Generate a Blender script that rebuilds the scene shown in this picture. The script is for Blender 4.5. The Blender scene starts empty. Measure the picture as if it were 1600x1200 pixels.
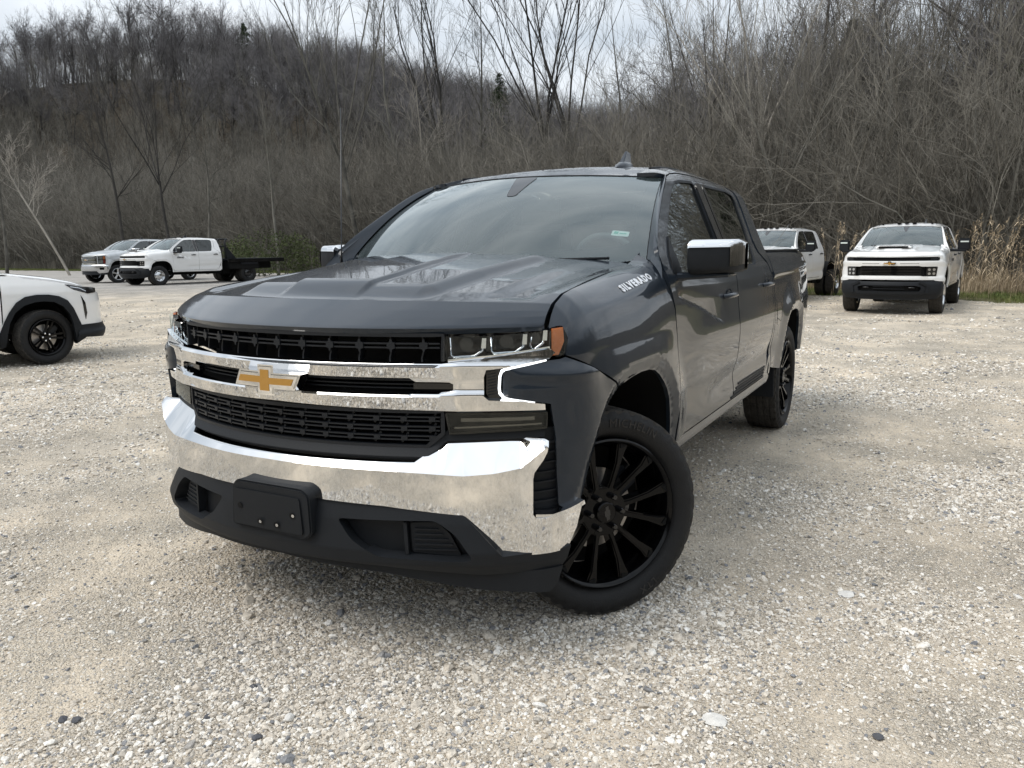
import bpy, bmesh, math, random
import numpy as np
from mathutils import Vector, Matrix, Euler, geometry
from math import radians as R, pi

rng = random.Random(7)
nrg = np.random.default_rng(11)
sc = bpy.context.scene
COL = sc.collection

# ------------------------------------------------------------------ camera
cam_d = bpy.data.cameras.new('camera')
cam = bpy.data.objects.new('camera', cam_d)
COL.objects.link(cam)
sc.camera = cam
CP = Vector((2.917, 2.063, 1.455))
yaw, pit, rol = R(208.295), R(-9.542), R(-0.588)
fw = Vector((math.cos(yaw) * math.cos(pit), math.sin(yaw) * math.cos(pit), math.sin(pit)))
r0 = Vector((math.sin(yaw), -math.cos(yaw), 0))
u0 = r0.cross(fw)
rr = r0 * math.cos(rol) + u0 * math.sin(rol)
uu = -r0 * math.sin(rol) + u0 * math.cos(rol)
m = Matrix((rr, uu, -fw)).transposed().to_4x4()
m.translation = CP
cam.matrix_world = m
cam_d.sensor_width = 36
cam_d.lens = 36 * 1247.5 / 1600
cam_d.clip_start = .05
cam_d.clip_end = 2000

# ------------------------------------------------------------------ world: bright overcast
w = bpy.data.worlds.new('World')
sc.world = w
w.use_nodes = True
nt = w.node_tree
nt.nodes.clear()
out = nt.nodes.new('ShaderNodeOutputWorld')
bg = nt.nodes.new('ShaderNodeBackground')
sky = nt.nodes.new('ShaderNodeTexSky')
sky.sky_type = 'NISHITA'
sky.sun_disc = False
SUN_EL, SUN_AZ = 52.0, -38.0          # degrees; azimuth of the sun measured from +X towards +Y
sky.sun_elevation = R(SUN_EL)
sky.sun_rotation = R(90 - SUN_AZ)
sky.air_density = 1.0
sky.dust_density = 4.0
tc = nt.nodes.new('ShaderNodeTexCoord')
mp = nt.nodes.new('ShaderNodeMapping')
mp.inputs['Scale'].default_value = (1.0, 1.0, 3.2)
nz = nt.nodes.new('ShaderNodeTexNoise')
nz.inputs['Scale'].default_value = 2.3
nz.inputs['Detail'].default_value = 7
nz.inputs['Roughness'].default_value = .52
nz.inputs['Distortion'].default_value = .5
rp = nt.nodes.new('ShaderNodeValToRGB')
rp.color_ramp.elements[0].position = .33
rp.color_ramp.elements[0].color = (5.8, 6.6, 7.5, 1)
rp.color_ramp.elements[1].position = .68
rp.color_ramp.elements[1].color = (10.6, 11.1, 11.6, 1)
mx = nt.nodes.new('ShaderNodeMixRGB')
mx.inputs[0].default_value = .9
nt.links.new(tc.outputs['Generated'], mp.inputs[0])
nt.links.new(mp.outputs[0], nz.inputs['Vector'])
nt.links.new(nz.outputs['Fac'], rp.inputs[0])
nt.links.new(sky.outputs[0], mx.inputs[1])
nt.links.new(rp.outputs[0], mx.inputs[2])
sepz = nt.nodes.new('ShaderNodeSeparateXYZ')
nt.links.new(tc.outputs['Generated'], sepz.inputs[0])
zr_ = nt.nodes.new('ShaderNodeMapRange')      # an overcast dome is brighter overhead than at the horizon
zr_.inputs['From Min'].default_value = 0
zr_.inputs['From Max'].default_value = 1
zr_.inputs['To Min'].default_value = .78
zr_.inputs['To Max'].default_value = 1.36
nt.links.new(sepz.outputs[2], zr_.inputs['Value'])
scl_ = nt.nodes.new('ShaderNodeVectorMath')
scl_.operation = 'SCALE'
nt.links.new(mx.outputs[0], scl_.inputs[0])
nt.links.new(zr_.outputs[0], scl_.inputs['Scale'])
nt.links.new(scl_.outputs[0], bg.inputs[0])
bg.inputs[1].default_value = .085
nt.links.new(bg.outputs[0], out.inputs[0])

sun_d = bpy.data.lights.new('sun', 'SUN')
sun_d.energy = 1.4
sun_d.angle = R(35)
sun_d.color = (1, .95, .88)
sun = bpy.data.objects.new('sun', sun_d)
COL.objects.link(sun)
sd = Vector((math.cos(R(SUN_AZ)) * math.cos(R(SUN_EL)), math.sin(R(SUN_AZ)) * math.cos(R(SUN_EL)), math.sin(R(SUN_EL))))
sun.rotation_euler = sd.to_track_quat('Z', 'Y').to_euler()

vs = sc.view_settings
vs.view_transform = 'Standard'
vs.look = 'None'
vs.gamma = 1
vs.exposure = 0.42
vs.use_curve_mapping = False

# ------------------------------------------------------------------ material helpers
def new_mat(name):
    m_ = bpy.data.materials.new(name)
    m_.use_nodes = True
    return m_, m_.node_tree, m_.node_tree.nodes['Principled BSDF']

def mat(name, col, rough=.5, metal=0, coat=0, coat_r=.03, bump=0, bscale=50, var=0, spec=.5, emis=None, es=0, trans=0, alpha=1, vscale=4):
    m_, t, b = new_mat(name)
    b.inputs['Base Color'].default_value = (*col, 1)
    b.inputs['Roughness'].default_value = rough
    b.inputs['Metallic'].default_value = metal
    b.inputs['Coat Weight'].default_value = coat
    b.inputs['Coat Roughness'].default_value = coat_r
    b.inputs['Specular IOR Level'].default_value = spec
    b.inputs['Transmission Weight'].default_value = trans
    if emis:
        b.inputs['Emission Color'].default_value = (*emis, 1)
        b.inputs['Emission Strength'].default_value = es
    if bump or var:
        c = t.nodes.new('ShaderNodeTexCoord')
        n = t.nodes.new('ShaderNodeTexNoise')
        n.inputs['Detail'].default_value = 5
        t.links.new(c.outputs['Object'], n.inputs['Vector'])
        if bump:
            n.inputs['Scale'].default_value = bscale
            bp = t.nodes.new('ShaderNodeBump')
            bp.inputs['Strength'].default_value = bump
            bp.inputs['Distance'].default_value = .01
            t.links.new(n.outputs['Fac'], bp.inputs['Height'])
            t.links.new(bp.outputs[0], b.inputs['Normal'])
        if var:
            n2 = t.nodes.new('ShaderNodeTexNoise')
            n2.inputs['Scale'].default_value = vscale
            n2.inputs['Detail'].default_value = 8
            t.links.new(c.outputs['Object'], n2.inputs['Vector'])
            mr = t.nodes.new('ShaderNodeMapRange')
            mr.inputs['From Min'].default_value = .3
            mr.inputs['From Max'].default_value = .7
            mr.inputs['To Min'].default_value = 1 - var
            mr.inputs['To Max'].default_value = 1 + var
            t.links.new(n2.outputs['Fac'], mr.inputs['Value'])
            hs = t.nodes.new('ShaderNodeVectorMath')
            hs.operation = 'SCALE'
            hs.inputs[0].default_value = col
            t.links.new(mr.outputs[0], hs.inputs['Scale'])
            t.links.new(hs.outputs[0], b.inputs['Base Color'])
            mr2 = t.nodes.new('ShaderNodeMapRange')
            mr2.inputs['To Min'].default_value = max(.02, rough - var * .3)
            mr2.inputs['To Max'].default_value = min(1, rough + var * .3)
            t.links.new(n2.outputs['Fac'], mr2.inputs['Value'])
            t.links.new(mr2.outputs[0], b.inputs['Roughness'])
    return m_

def glass_mat(name, tint, refl=1.35, rough=.01, base=.02, sky_sheen=(0, 0, 0), sky_sheen_f=0):
    """thin sheet of glass: tinted see-through with a Fresnel reflection"""
    m_ = bpy.data.materials.new(name)
    m_.use_nodes = True
    t = m_.node_tree
    t.nodes.clear()
    o = t.nodes.new('ShaderNodeOutputMaterial')
    tr = t.nodes.new('ShaderNodeBsdfTransparent')
    tr.inputs[0].default_value = (*tint, 1)
    gl = t.nodes.new('ShaderNodeBsdfGlossy')
    gl.inputs['Roughness'].default_value = rough
    gl.inputs[0].default_value = (.95, 1, 1, 1)
    fr = t.nodes.new('ShaderNodeFresnel')
    fr.inputs[0].default_value = 1.52
    ma = t.nodes.new('ShaderNodeMath')
    ma.operation = 'MULTIPLY_ADD'
    ma.inputs[1].default_value = refl
    ma.inputs[2].default_value = base
    ma.use_clamp = True
    t.links.new(fr.outputs[0], ma.inputs[0])
    mixs = t.nodes.new('ShaderNodeMixShader')
    src = tr
    if sky_sheen_f:  # diffuse veil painted in for the pale sky reflected by the glass
        df = t.nodes.new('ShaderNodeBsdfDiffuse')
        df.inputs[0].default_value = (*sky_sheen, 1)
        m2 = t.nodes.new('ShaderNodeMixShader')
        m2.inputs[0].default_value = sky_sheen_f
        t.links.new(tr.outputs[0], m2.inputs[1])
        t.links.new(df.outputs[0], m2.inputs[2])
        src = m2
    t.links.new(ma.outputs[0], mixs.inputs[0])
    t.links.new(src.outputs[0], mixs.inputs[1])
    t.links.new(gl.outputs[0], mixs.inputs[2])
    t.links.new(mixs.outputs[0], o.inputs[0])
    return m_

def flake_paint(name, col, rough=.34, metal=.08):
    m_, t, b = new_mat(name)
    b.inputs['Metallic'].default_value = metal
    b.inputs['Roughness'].default_value = rough
    b.inputs['Coat Weight'].default_value = 1
    b.inputs['Coat Roughness'].default_value = .025
    b.inputs['Coat IOR'].default_value = 1.39
    b.inputs['Specular IOR Level'].default_value = .08
    c = t.nodes.new('ShaderNodeTexCoord')
    v = t.nodes.new('ShaderNodeTexVoronoi')
    v.inputs['Scale'].default_value = 900
    t.links.new(c.outputs['Object'], v.inputs['Vector'])
    n = t.nodes.new('ShaderNodeTexNoise')
    n.inputs['Scale'].default_value = 2.2
    n.inputs['Detail'].default_value = 6
    t.links.new(c.outputs['Object'], n.inputs['Vector'])
    mr = t.nodes.new('ShaderNodeMapRange')
    mr.inputs['To Min'].default_value = .85
    mr.inputs['To Max'].default_value = 1.18
    t.links.new(v.outputs['Color'], mr.inputs['Value'])
    sc_ = t.nodes.new('ShaderNodeVectorMath')
    sc_.operation = 'SCALE'
    sc_.inputs[0].default_value = col
    t.links.new(mr.outputs[0], sc_.inputs['Scale'])
    # thin road dust, thicker towards patches
    mixd = t.nodes.new('ShaderNodeMixRGB')
    mixd.inputs[2].default_value = (.20, .18, .15, 1)
    mr3 = t.nodes.new('ShaderNodeMapRange')
    mr3.inputs['From Min'].default_value = .35
    mr3.inputs['From Max'].default_value = .8
    mr3.inputs['To Min'].default_value = .0
    mr3.inputs['To Max'].default_value = .03
    t.links.new(n.outputs['Fac'], mr3.inputs['Value'])
    t.links.new(mr3.outputs[0], mixd.inputs[0])
    t.links.new(sc_.outputs[0], mixd.inputs[1])
    t.links.new(mixd.outputs[0], b.inputs['Base Color'])
    mr4 = t.nodes.new('ShaderNodeMapRange')
    mr4.inputs['To Min'].default_value = .012
    mr4.inputs['To Max'].default_value = .06
    t.links.new(n.outputs['Fac'], mr4.inputs['Value'])
    t.links.new(mr4.outputs[0], b.inputs['Coat Roughness'])
    # faint orange peel / panel waviness
    n3 = t.nodes.new('ShaderNodeTexNoise')
    n3.inputs['Scale'].default_value = 9
    n3.inputs['Detail'].default_value = 2
    t.links.new(c.outputs['Object'], n3.inputs['Vector'])
    bp = t.nodes.new('ShaderNodeBump')
    bp.inputs['Strength'].default_value = .03
    bp.inputs['Distance'].default_value = .01
    t.links.new(n3.outputs['Fac'], bp.inputs['Height'])
    t.links.new(bp.outputs[0], b.inputs['Coat Normal'])
    return m_

M = {}
M['grey_paint'] = flake_paint('dark_grey_metallic_paint', (.016, .0225, .032))
M['white_paint'] = mat('white_paint', (.80, .80, .79), .3, coat=1, coat_r=.04, var=.03, vscale=2)
M['silver_paint'] = mat('silver_paint', (.50, .52, .53), .35, metal=.5, coat=1, coat_r=.05, var=.05)
M['chrome'] = mat('chrome', (.80, .80, .80), .035, metal=1, bump=.008, bscale=8)
M['chrome_dull'] = mat('satin_chrome', (.62, .63, .64), .18, metal=1)
M['gold'] = mat('gold_badge', (.50, .26, .045), .33, metal=.35, coat=.6, bump=.15, bscale=300)
M['plastic'] = mat('black_grained_plastic', (.010, .0118, .0145), .55, bump=.12, bscale=400, var=.12, spec=.25)
M['plastic_grey'] = mat('grille_plastic', (.011, .0128, .016), .45, spec=.35)
M['gloss_black'] = mat('gloss_black', (.006, .006, .007), .16, coat=.35, coat_r=.05, var=.3)
M['wheel_black'] = mat('black_wheel_alloy', (.0022, .0022, .0026), .10, spec=.22)
M['void'] = mat('underbody_black', (.006, .006, .006), .8, spec=.2)
M['rubber'] = mat('tyre_rubber', (.012, .012, .0125), .70, bump=.25, bscale=160, var=.25, spec=.35, vscale=12)
M['tread'] = mat('dusty_tread_rubber', (.045, .042, .038), .88, bump=.3, bscale=120, var=.35, spec=.2, vscale=18)
M['rotor'] = mat('brake_steel', (.42, .40, .38), .38, metal=.9, var=.2)
M['windscreen'] = glass_mat('windscreen_glass', (.74, .86, .84), 1.6, .012, .04, (.50, .66, .65), .05)
M['privacy'] = glass_mat('privacy_glass', (.05, .055, .06), 1.3, .006, .01)
M['door_glass'] = glass_mat('door_glass', (.20, .23, .23), 1.6, .006, .02)
M['lens'] = glass_mat('clear_lens', (.86, .90, .92), .7, .01, .0)
M['smoke_lens'] = glass_mat('smoked_lens', (.42, .42, .40), .9, .02, .0)
M['amber'] = mat('amber_reflector', (.50, .14, .03), .2, coat=1, bump=.5, bscale=120, emis=(.5, .12, .02), es=.05)  # faint glow added to the colour; the side reflector is no lamp
M['red_lens'] = mat('red_lens', (.28, .02, .015), .15, coat=1)
M['drl'] = mat('daytime_lamp', (.9, .95, 1), .3, emis=(.95, .98, 1), es=1.5)
M['interior'] = mat('grey_interior', (.10, .105, .11), .8, var=.2)
M['interior_light'] = mat('pale_interior', (.26, .26, .25), .85)
M['paper'] = mat('white_sticker', (.66, .72, .69), .6)
M['sticker_green'] = mat('green_sticker_print', (.10, .45, .36), .6)
M['red_paint'] = mat('faded_red', (.45, .05, .04), .5)
M['label_dark'] = mat('dark_lettering', (.02, .02, .022), .4)

# ------------------------------------------------------------------ object helpers
def link(o, parent=None):
    COL.objects.link(o)
    if parent:
        o.parent = parent
    return o

def thing(name, label, cat, loc=(0, 0, 0), rz=0, group=None):
    o = bpy.data.objects.new(name, None)
    o.empty_display_size = .2
    link(o)
    o.location = loc
    o.rotation_euler = (0, 0, rz)
    o['label'] = label
    o['category'] = cat
    if group:
        o['group'] = group
    return o

def tag(o, label=None, cat=None, group=None, kind=None):
    for k, v in (('label', label), ('category', cat), ('group', group), ('kind', kind)):
        if v:
            o[k] = v
    return o

def mesh_obj(name, V, F, material, parent=None, smooth=False, normals=None):
    me = bpy.data.meshes.new(name)
    me.from_pydata([tuple(v) for v in V], [], [tuple(f) for f in F])
    me.update()
    if smooth or normals is not None:
        me.polygons.foreach_set('use_smooth', [True] * len(me.polygons))
    if normals is not None:
        me.normals_split_custom_set_from_vertices([tuple(n) for n in normals])
    if material:
        me.materials.append(material)
    return link(bpy.data.objects.new(name, me), parent)

def bm_obj(name, bm, material, parent=None, smooth=True, angle=35):
    me = bpy.data.meshes.new(name)
    if smooth:
        for e in bm.edges:
            if len(e.link_faces) == 2 and e.calc_face_angle(0) > R(angle):
                e.smooth = False
        for f in bm.faces:
            f.smooth = True
    bm.to_mesh(me)
    bm.free()
    me.materials.append(material)
    return link(bpy.data.objects.new(name, me), parent)

def add_box(bm, c, s, rot=None):
    mt = Matrix.Translation(c) @ (rot.to_4x4() if rot else Matrix()) @ Matrix.Diagonal((*s, 1))
    return bmesh.ops.create_cube(bm, size=1, matrix=mt)['verts']

def rbox(name, c, s, material, parent=None, bev=.01, rot=None, seg=2):
    bm = bmesh.new()
    add_box(bm, (0, 0, 0), s, None)
    if bev:
        bmesh.ops.bevel(bm, geom=bm.edges[:], offset=bev, segments=seg, affect='EDGES', clamp_overlap=True)
    mt = Matrix.Translation(c) @ (rot.to_4x4() if rot else Matrix())
    bmesh.ops.transform(bm, matrix=mt, verts=bm.verts)
    return bm_obj(name, bm, material, parent)

def hexa(name, P, material, parent=None, bev=.01, seg=3):
    """P: four corners of one end then four of the other (same order)"""
    bm = bmesh.new()
    v = [bm.verts.new(p) for p in P]
    for f in ((0, 1, 2, 3), (7, 6, 5, 4), (0, 4, 5, 1), (1, 5, 6, 2), (2, 6, 7, 3), (3, 7, 4, 0)):
        bm.faces.new([v[i] for i in f])
    bmesh.ops.recalc_face_normals(bm, faces=bm.faces[:])
    if bev:
        bmesh.ops.bevel(bm, geom=bm.edges[:], offset=bev, segments=seg, affect='EDGES', clamp_overlap=True)
    return bm_obj(name, bm, material, parent)

def prism(name, pts, fn, d, material, parent=None, bev=0):
    """polygon pts (u,v) placed by fn(u, v, off), extruded from off=0 to off=-d"""
    bm = bmesh.new()
    a = [bm.verts.new(fn(u, v, 0)) for u, v in pts]
    b = [bm.verts.new(fn(u, v, -d)) for u, v in pts]
    bm.faces.new(a)
    bm.faces.new(b[::-1])
    n = len(pts)
    for i in range(n):
        bm.faces.new([a[i], b[i], b[(i + 1) % n], a[(i + 1) % n]])
    bmesh.ops.recalc_face_normals(bm, faces=bm.faces[:])
    if bev:
        ed = [e for e in bm.edges if all(x in a for x in e.verts)]
        bmesh.ops.bevel(bm, geom=ed, offset=bev, segments=2, affect='EDGES', clamp_overlap=True)
    bmesh.ops.triangulate(bm, faces=[f for f in bm.faces if len(f.verts) > 4])
    return bm_obj(name, bm, material, parent)

def tube(name, P, r, material, parent=None, n=8, closed=False):
    P = [Vector(p) for p in P]
    rs = r if isinstance(r, (list, tuple)) else [r] * len(P)
    V, F = [], []
    up = Vector((0, 0, 1))
    for i, p in enumerate(P):
        a = P[max(0, i - 1)] if not closed else P[i - 1]
        b = P[min(len(P) - 1, i + 1)] if not closed else P[(i + 1) % len(P)]
        t = (b - a).normalized()
        x = t.cross(up)
        if x.length < .05:
            x = t.cross(Vector((1, 0, 0)))
        x.normalize()
        y = t.cross(x)
        for k in range(n):
            th = 2 * pi * k / n
            V.append(p + (x * math.cos(th) + y * math.sin(th)) * rs[i])
    m_ = len(P)
    for i in range(m_ if closed else m_ - 1):
        j = (i + 1) % m_
        for k in range(n):
            F.append((i * n + k, i * n + (k + 1) % n, j * n + (k + 1) % n, j * n + k))
    if not closed:
        F.append(tuple(range(n))[::-1])
        F.append(tuple((m_ - 1) * n + k for k in range(n)))
    return mesh_obj(name, V, F, material, parent, smooth=True)

def lathe(name, prof, material, parent=None, n=64, mt=None, angle=30, rfun=None, cap=False):
    """prof: (axial, radius) list turned about the Y axis"""
    V, F = [], []
    for a in range(n):
        th = 2 * pi * a / n
        for (y, r) in prof:
            V.append((r * math.sin(th), y, r * math.cos(th)))
    k = len(prof)
    for a in range(n):
        b = (a + 1) % n
        for i in range(k - 1):
            F.append((a * k + i, a * k + i + 1, b * k + i + 1, b * k + i))
    bm = bmesh.new()
    vs_ = [bm.verts.new(v) for v in V]
    for f in F:
        bm.faces.new([vs_[i] for i in f])
    if cap:
        bm.faces.new([vs_[a * k] for a in range(n)])
        bm.faces.new([vs_[a * k + k - 1] for a in range(n)][::-1])
    bmesh.ops.recalc_face_normals(bm, faces=bm.faces[:])
    if mt:
        bmesh.ops.transform(bm, matrix=mt, verts=bm.verts)
    return bm_obj(name, bm, material, parent, angle=angle)

def inpoly(P, poly):
    x, y = P[:, 0], P[:, 1]
    c = np.zeros(len(P), bool)
    n = len(poly)
    for i in range(n):
        x1, y1 = poly[i]
        x2, y2 = poly[i - 1]
        if y1 == y2:
            continue
        k = ((y1 > y) != (y2 > y)) & (x < (x2 - x1) * (y - y1) / (y2 - y1) + x1)
        c ^= k
    return c

def densify(poly, res, closed=True):
    o = []
    n = len(poly)
    for i in range(n if closed else n - 1):
        a, b = np.array(poly[i], float), np.array(poly[(i + 1) % n], float)
        k = max(1, int(math.ceil(np.linalg.norm(b - a) / res)))
        for j in range(k):
            o.append(tuple(a + (b - a) * j / k))
    if not closed:
        o.append(tuple(poly[-1]))
    return o

def smooth_poly(pts, n=5, closed=True):
    P = np.array(pts, float)
    k = len(P)
    o = []
    for i in range(k if closed else k - 1):
        p0, p1, p2, p3 = (P[(i + j) % k] if closed else P[min(max(i + j, 0), k - 1)] for j in (-1, 0, 1, 2))
        for t in np.arange(n) / n:
            o.append(tuple(.5 * ((2 * p1) + (-p0 + p2) * t + (2 * p0 - 5 * p1 + 4 * p2 - p3) * t * t + (-p0 + 3 * p1 - 3 * p2 + p3) * t ** 3)))
    if not closed:
        o.append(tuple(P[-1]))
    return o

def round_poly(pts, r, n=4):
    o = []
    k = len(pts)
    for i in range(k):
        a, b, c = (np.array(pts[(i + j) % k], float) for j in (-1, 0, 1))
        d1, d2 = a - b, c - b
        l1, l2 = np.linalg.norm(d1), np.linalg.norm(d2)
        q = min(r, l1 * .45, l2 * .45)
        p1, p2 = b + d1 / l1 * q, b + d2 / l2 * q
        for t in np.linspace(0, 1, n):
            o.append(tuple((1 - t) ** 2 * p1 + 2 * t * (1 - t) * b + t * t * p2))
    return o

RES = 1.0
def panel(name, outline, fn, res, material, parent=None, thick=.018, holes=(), mirror=False, flip=False, ref=(-2, 0, .9), creases=()):
    """a sheet: outline (u,v), placed by fn(U,V)->Nx3; returns the object. Exact analytic normals; its rim is folded inward"""
    res = res * RES
    loops = [densify(outline, res)] + [densify(h, res) for h in holes]
    pts, edges = [], []
    for lp in loops:
        b = len(pts)
        pts += lp
        edges += [(b + i, b + (i + 1) % len(lp)) for i in range(len(lp))]
    crs = []
    for c_ in creases:
        lp = densify(c_, res, False)
        lp = [p for p in lp if inpoly(np.array([p]), loops[0])[0]]
        if len(lp) > 1:
            b = len(pts)
            pts += lp
            edges += [(b + i, b + i + 1) for i in range(len(lp) - 1)]
            crs += lp
    A = np.array(loops[0])
    lo, hi = A.min(0), A.max(0)
    gx, gy = np.meshgrid(np.arange(lo[0] + res * .5, hi[0], res), np.arange(lo[1] + res * .5, hi[1], res))
    G = np.stack([gx.ravel(), gy.ravel()], 1)
    ok = inpoly(G, loops[0])
    for h in loops[1:]:
        ok &= ~inpoly(G, h)
    G = G[ok]
    B = np.array(pts)
    if len(G):
        keep = np.ones(len(G), bool)
        for s_ in range(0, len(G), 2000):
            d = ((G[s_:s_ + 2000, None, :] - B[None]) ** 2).sum(2).min(1)
            keep[s_:s_ + 2000] = d > (res * .4) ** 2
        G = G[keep]
    allp = np.vstack([B, G]) if len(G) else B
    r = geometry.delaunay_2d_cdt([Vector(p) for p in allp.tolist()], edges, [], 0, 1e-7)
    P2 = np.array([tuple(v) for v in r[0]])
    T = np.array([f for f in r[2]])
    cen = P2[T].mean(1)
    ok = inpoly(cen, loops[0])
    for h in loops[1:]:
        ok &= ~inpoly(cen, h)
    T = T[ok]
    sg = -1 if mirror else 1
    def f(Q):
        o = np.asarray(fn(Q[:, 0], Q[:, 1]), float)
        if mirror:
            o = o * np.array([1, -1, 1])
        return o
    e = 1e-3
    X = f(P2)
    du = f(P2 + [e, 0]) - f(P2 - [e, 0])
    dv = f(P2 + [0, e]) - f(P2 - [0, e])
    N = np.cross(du, dv)
    N /= np.linalg.norm(N, axis=1)[:, None] + 1e-12
    out_ = ((X - np.array(ref)) * N).sum(1).mean()
    if (out_ < 0) != flip:
        N = -N
    # vertices on a crease keep one normal per side
    # face orientation follows N
    tn = np.cross(X[T[:, 1]] - X[T[:, 0]], X[T[:, 2]] - X[T[:, 0]])
    bad = (tn * N[T[:, 0]]).sum(1) < 0
    T[bad] = T[bad][:, ::-1]
    split = None
    if crs:
        C_ = np.array(crs)
        onc = np.zeros(len(P2), bool)
        for s_ in range(0, len(P2), 2000):
            onc[s_:s_ + 2000] = ((P2[s_:s_ + 2000, None] - C_[None]) ** 2).sum(2).min(1) < 1e-10
        # duplicate crease vertices per side: one copy for each triangle corner
        cen = P2[T].mean(1)
        tri_i, cor_i = np.nonzero(onc[T])
        if len(tri_i):
            old = T[tri_i, cor_i]
            Pn = P2[old] + (cen[tri_i] - P2[old]) * .35
            e2 = 5e-4
            dU = f(Pn + [e2, 0]) - f(Pn - [e2, 0])
            dV = f(Pn + [0, e2]) - f(Pn - [0, e2])
            n2 = np.cross(dU, dV)
            n2 /= np.linalg.norm(n2, axis=1)[:, None] + 1e-12
            n2[(n2 * N[old]).sum(1) < 0] *= -1
            split = {}
            for a_, b_, nn in zip(tri_i.tolist(), cor_i.tolist(), n2.tolist()):
                split[(a_, b_)] = nn
    V = X.tolist()
    NN = N.tolist()
    F = T.tolist()
    if thick:
        # boundary edges
        cnt = {}
        for t in F:
            for a, b in ((t[0], t[1]), (t[1], t[2]), (t[2], t[0])):
                cnt[(a, b)] = 1
        bnd = [(a, b) for (a, b) in cnt if (b, a) not in cnt]
        mp_, mq = {}, {}
        for a, b in bnd:
            for v in (a, b):
                if v not in mp_:
                    mp_[v] = len(V)
                    V.append(V[v])
                    NN.append((0, 0, 0))
                    mq[v] = len(V)
                    V.append((X[v] - N[v] * thick).tolist())
                    NN.append((0, 0, 0))
        for a, b in bnd:
            d = np.cross(X[b] - X[a], N[a])
            L = np.linalg.norm(d)
            if L < 1e-12:
                continue
            d /= L
            for v in (a, b):
                for q in (mp_[v], mq[v]):
                    NN[q] = tuple(np.array(NN[q]) + d)
            F.append((mp_[b], mp_[a], mq[a], mq[b]))
        for v in mp_:
            for q in (mp_[v], mq[v]):
                n_ = np.array(NN[q])
                NN[q] = tuple(n_ / (np.linalg.norm(n_) + 1e-12))
    if split is not None:
        me = bpy.data.meshes.new(name)
        me.from_pydata([tuple(v) for v in V], [], [tuple(q) for q in F])
        me.update()
        me.polygons.foreach_set('use_smooth', [True] * len(me.polygons))
        ln = []
        for i, q in enumerate(F):
            for j, v in enumerate(q):
                ln.append(split.get((i, j), NN[v]) if i < len(T) else NN[v])
        me.normals_split_custom_set([tuple(q) for q in ln])
        me.materials.append(material)
        return link(bpy.data.objects.new(name, me), parent)
    return mesh_obj(name, V, F, material, parent, normals=NN)

def both(name, outline, fn, res, material, parent, **k):
    a = panel(name, outline, fn, res, material, parent, **k)
    b = panel(name, outline, fn, res, material, parent, mirror=True, **k)
    return a, b

def text_mesh(txt, size=1, depth=.02, shear=0, bold=0, spacing=1):
    cu = bpy.data.curves.new('lettering', 'FONT')
    cu.body = txt
    cu.size = size
    cu.extrude = depth
    cu.shear = shear
    cu.offset = bold
    cu.space_character = spacing
    cu.resolution_u = 2
    o = bpy.data.objects.new('lettering', cu)
    dg = bpy.context.evaluated_depsgraph_get()
    me = bpy.data.meshes.new_from_object(o.evaluated_get(dg) if False else o)
    V = np.array([tuple(v.co) for v in me.vertices])
    F = [tuple(p.vertices) for p in me.polygons]
    bpy.data.objects.remove(o)
    return V, F
# ------------------------------------------------------------------ the wrap surface of a pickup body: s along the plan outline from the nose centre, z = height
PCP=np.array([(.845,0),(.8306,.2),(.787,.4),(.715,.6),(.615,.8),(.55,.905),(.503,.955),(.44,.992),(.37,1.008),(.2,1.013),(0,1.013),(-1,1.013),(-3,1.013),(-4.2,1.006),(-4.7,.978),(-4.93,.955)])
def cat_curve(P,n=24):
    P=np.asarray(P,float); Q=np.vstack([2*P[0]-P[1],P,2*P[-1]-P[-2]]); out=[]
    for i in range(1,len(Q)-2):
        p0,p1,p2,p3=Q[i-1:i+3]
        d1=np.linalg.norm(p1-p0)**.5;d2=np.linalg.norm(p2-p1)**.5;d3=np.linalg.norm(p3-p2)**.5
        m1=(p1-p0)/d1-(p2-p0)/(d1+d2)+(p2-p1)/d2; m2=(p2-p1)/d2-(p3-p1)/(d2+d3)+(p3-p2)/d3
        m1*=d2;m2*=d2
        t=np.linspace(0,1,n,endpoint=False)[:,None]
        out.append((2*t**3-3*t**2+1)*p1+(t**3-2*t**2+t)*m1+(-2*t**3+3*t**2)*p2+(t**3-t**2)*m2)
    return np.vstack(out+[P[-1:]])
PC=cat_curve(np.vstack([PCP[1:0:-1]*[1,-1],PCP]))[24:]   # symmetric tangent at centre
PC[0]=(.845,0)
_s=np.r_[0,np.cumsum(np.linalg.norm(np.diff(PC,axis=0),axis=1))]
_t=np.gradient(PC,axis=0);_t/=np.linalg.norm(_t,axis=1)[:,None]
_n=np.stack([_t[:,1],-_t[:,0]],1)
PZ=np.array([.2,.3,.45,.6,.8,1.0,1.1,1.2,1.27,1.33,1.38,1.42,1.46,1.85]); PO=np.array([.93,.95,.985,1.0,1.015,1.012,1.008,1.004,.996,.98,.96,.94,.92,.75])-1.013
def W(s,z,off=0):
    s=np.asarray(s,float);z=np.asarray(z,float);sg=np.where(s<0,-1,1);a=abs(s)
    x=np.interp(a,_s,PC[:,0]);y=np.interp(a,_s,PC[:,1]);nx=np.interp(a,_s,_n[:,0]);ny=np.interp(a,_s,_n[:,1])
    k=np.clip((a-.95)/.3,0,1); q=np.interp(z,PZ,PO)*k+off
    return np.stack([x+nx*q,(y+ny*q)*sg,z+0*x],-1)
S0 = 1.550                      # s where X = 0 (front axle)
def sX(X):
    return S0 - X
def smooth(a, b, x):
    t = np.clip((x - a) / (b - a), 0, 1)
    return t * t * (3 - 2 * t)

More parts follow.
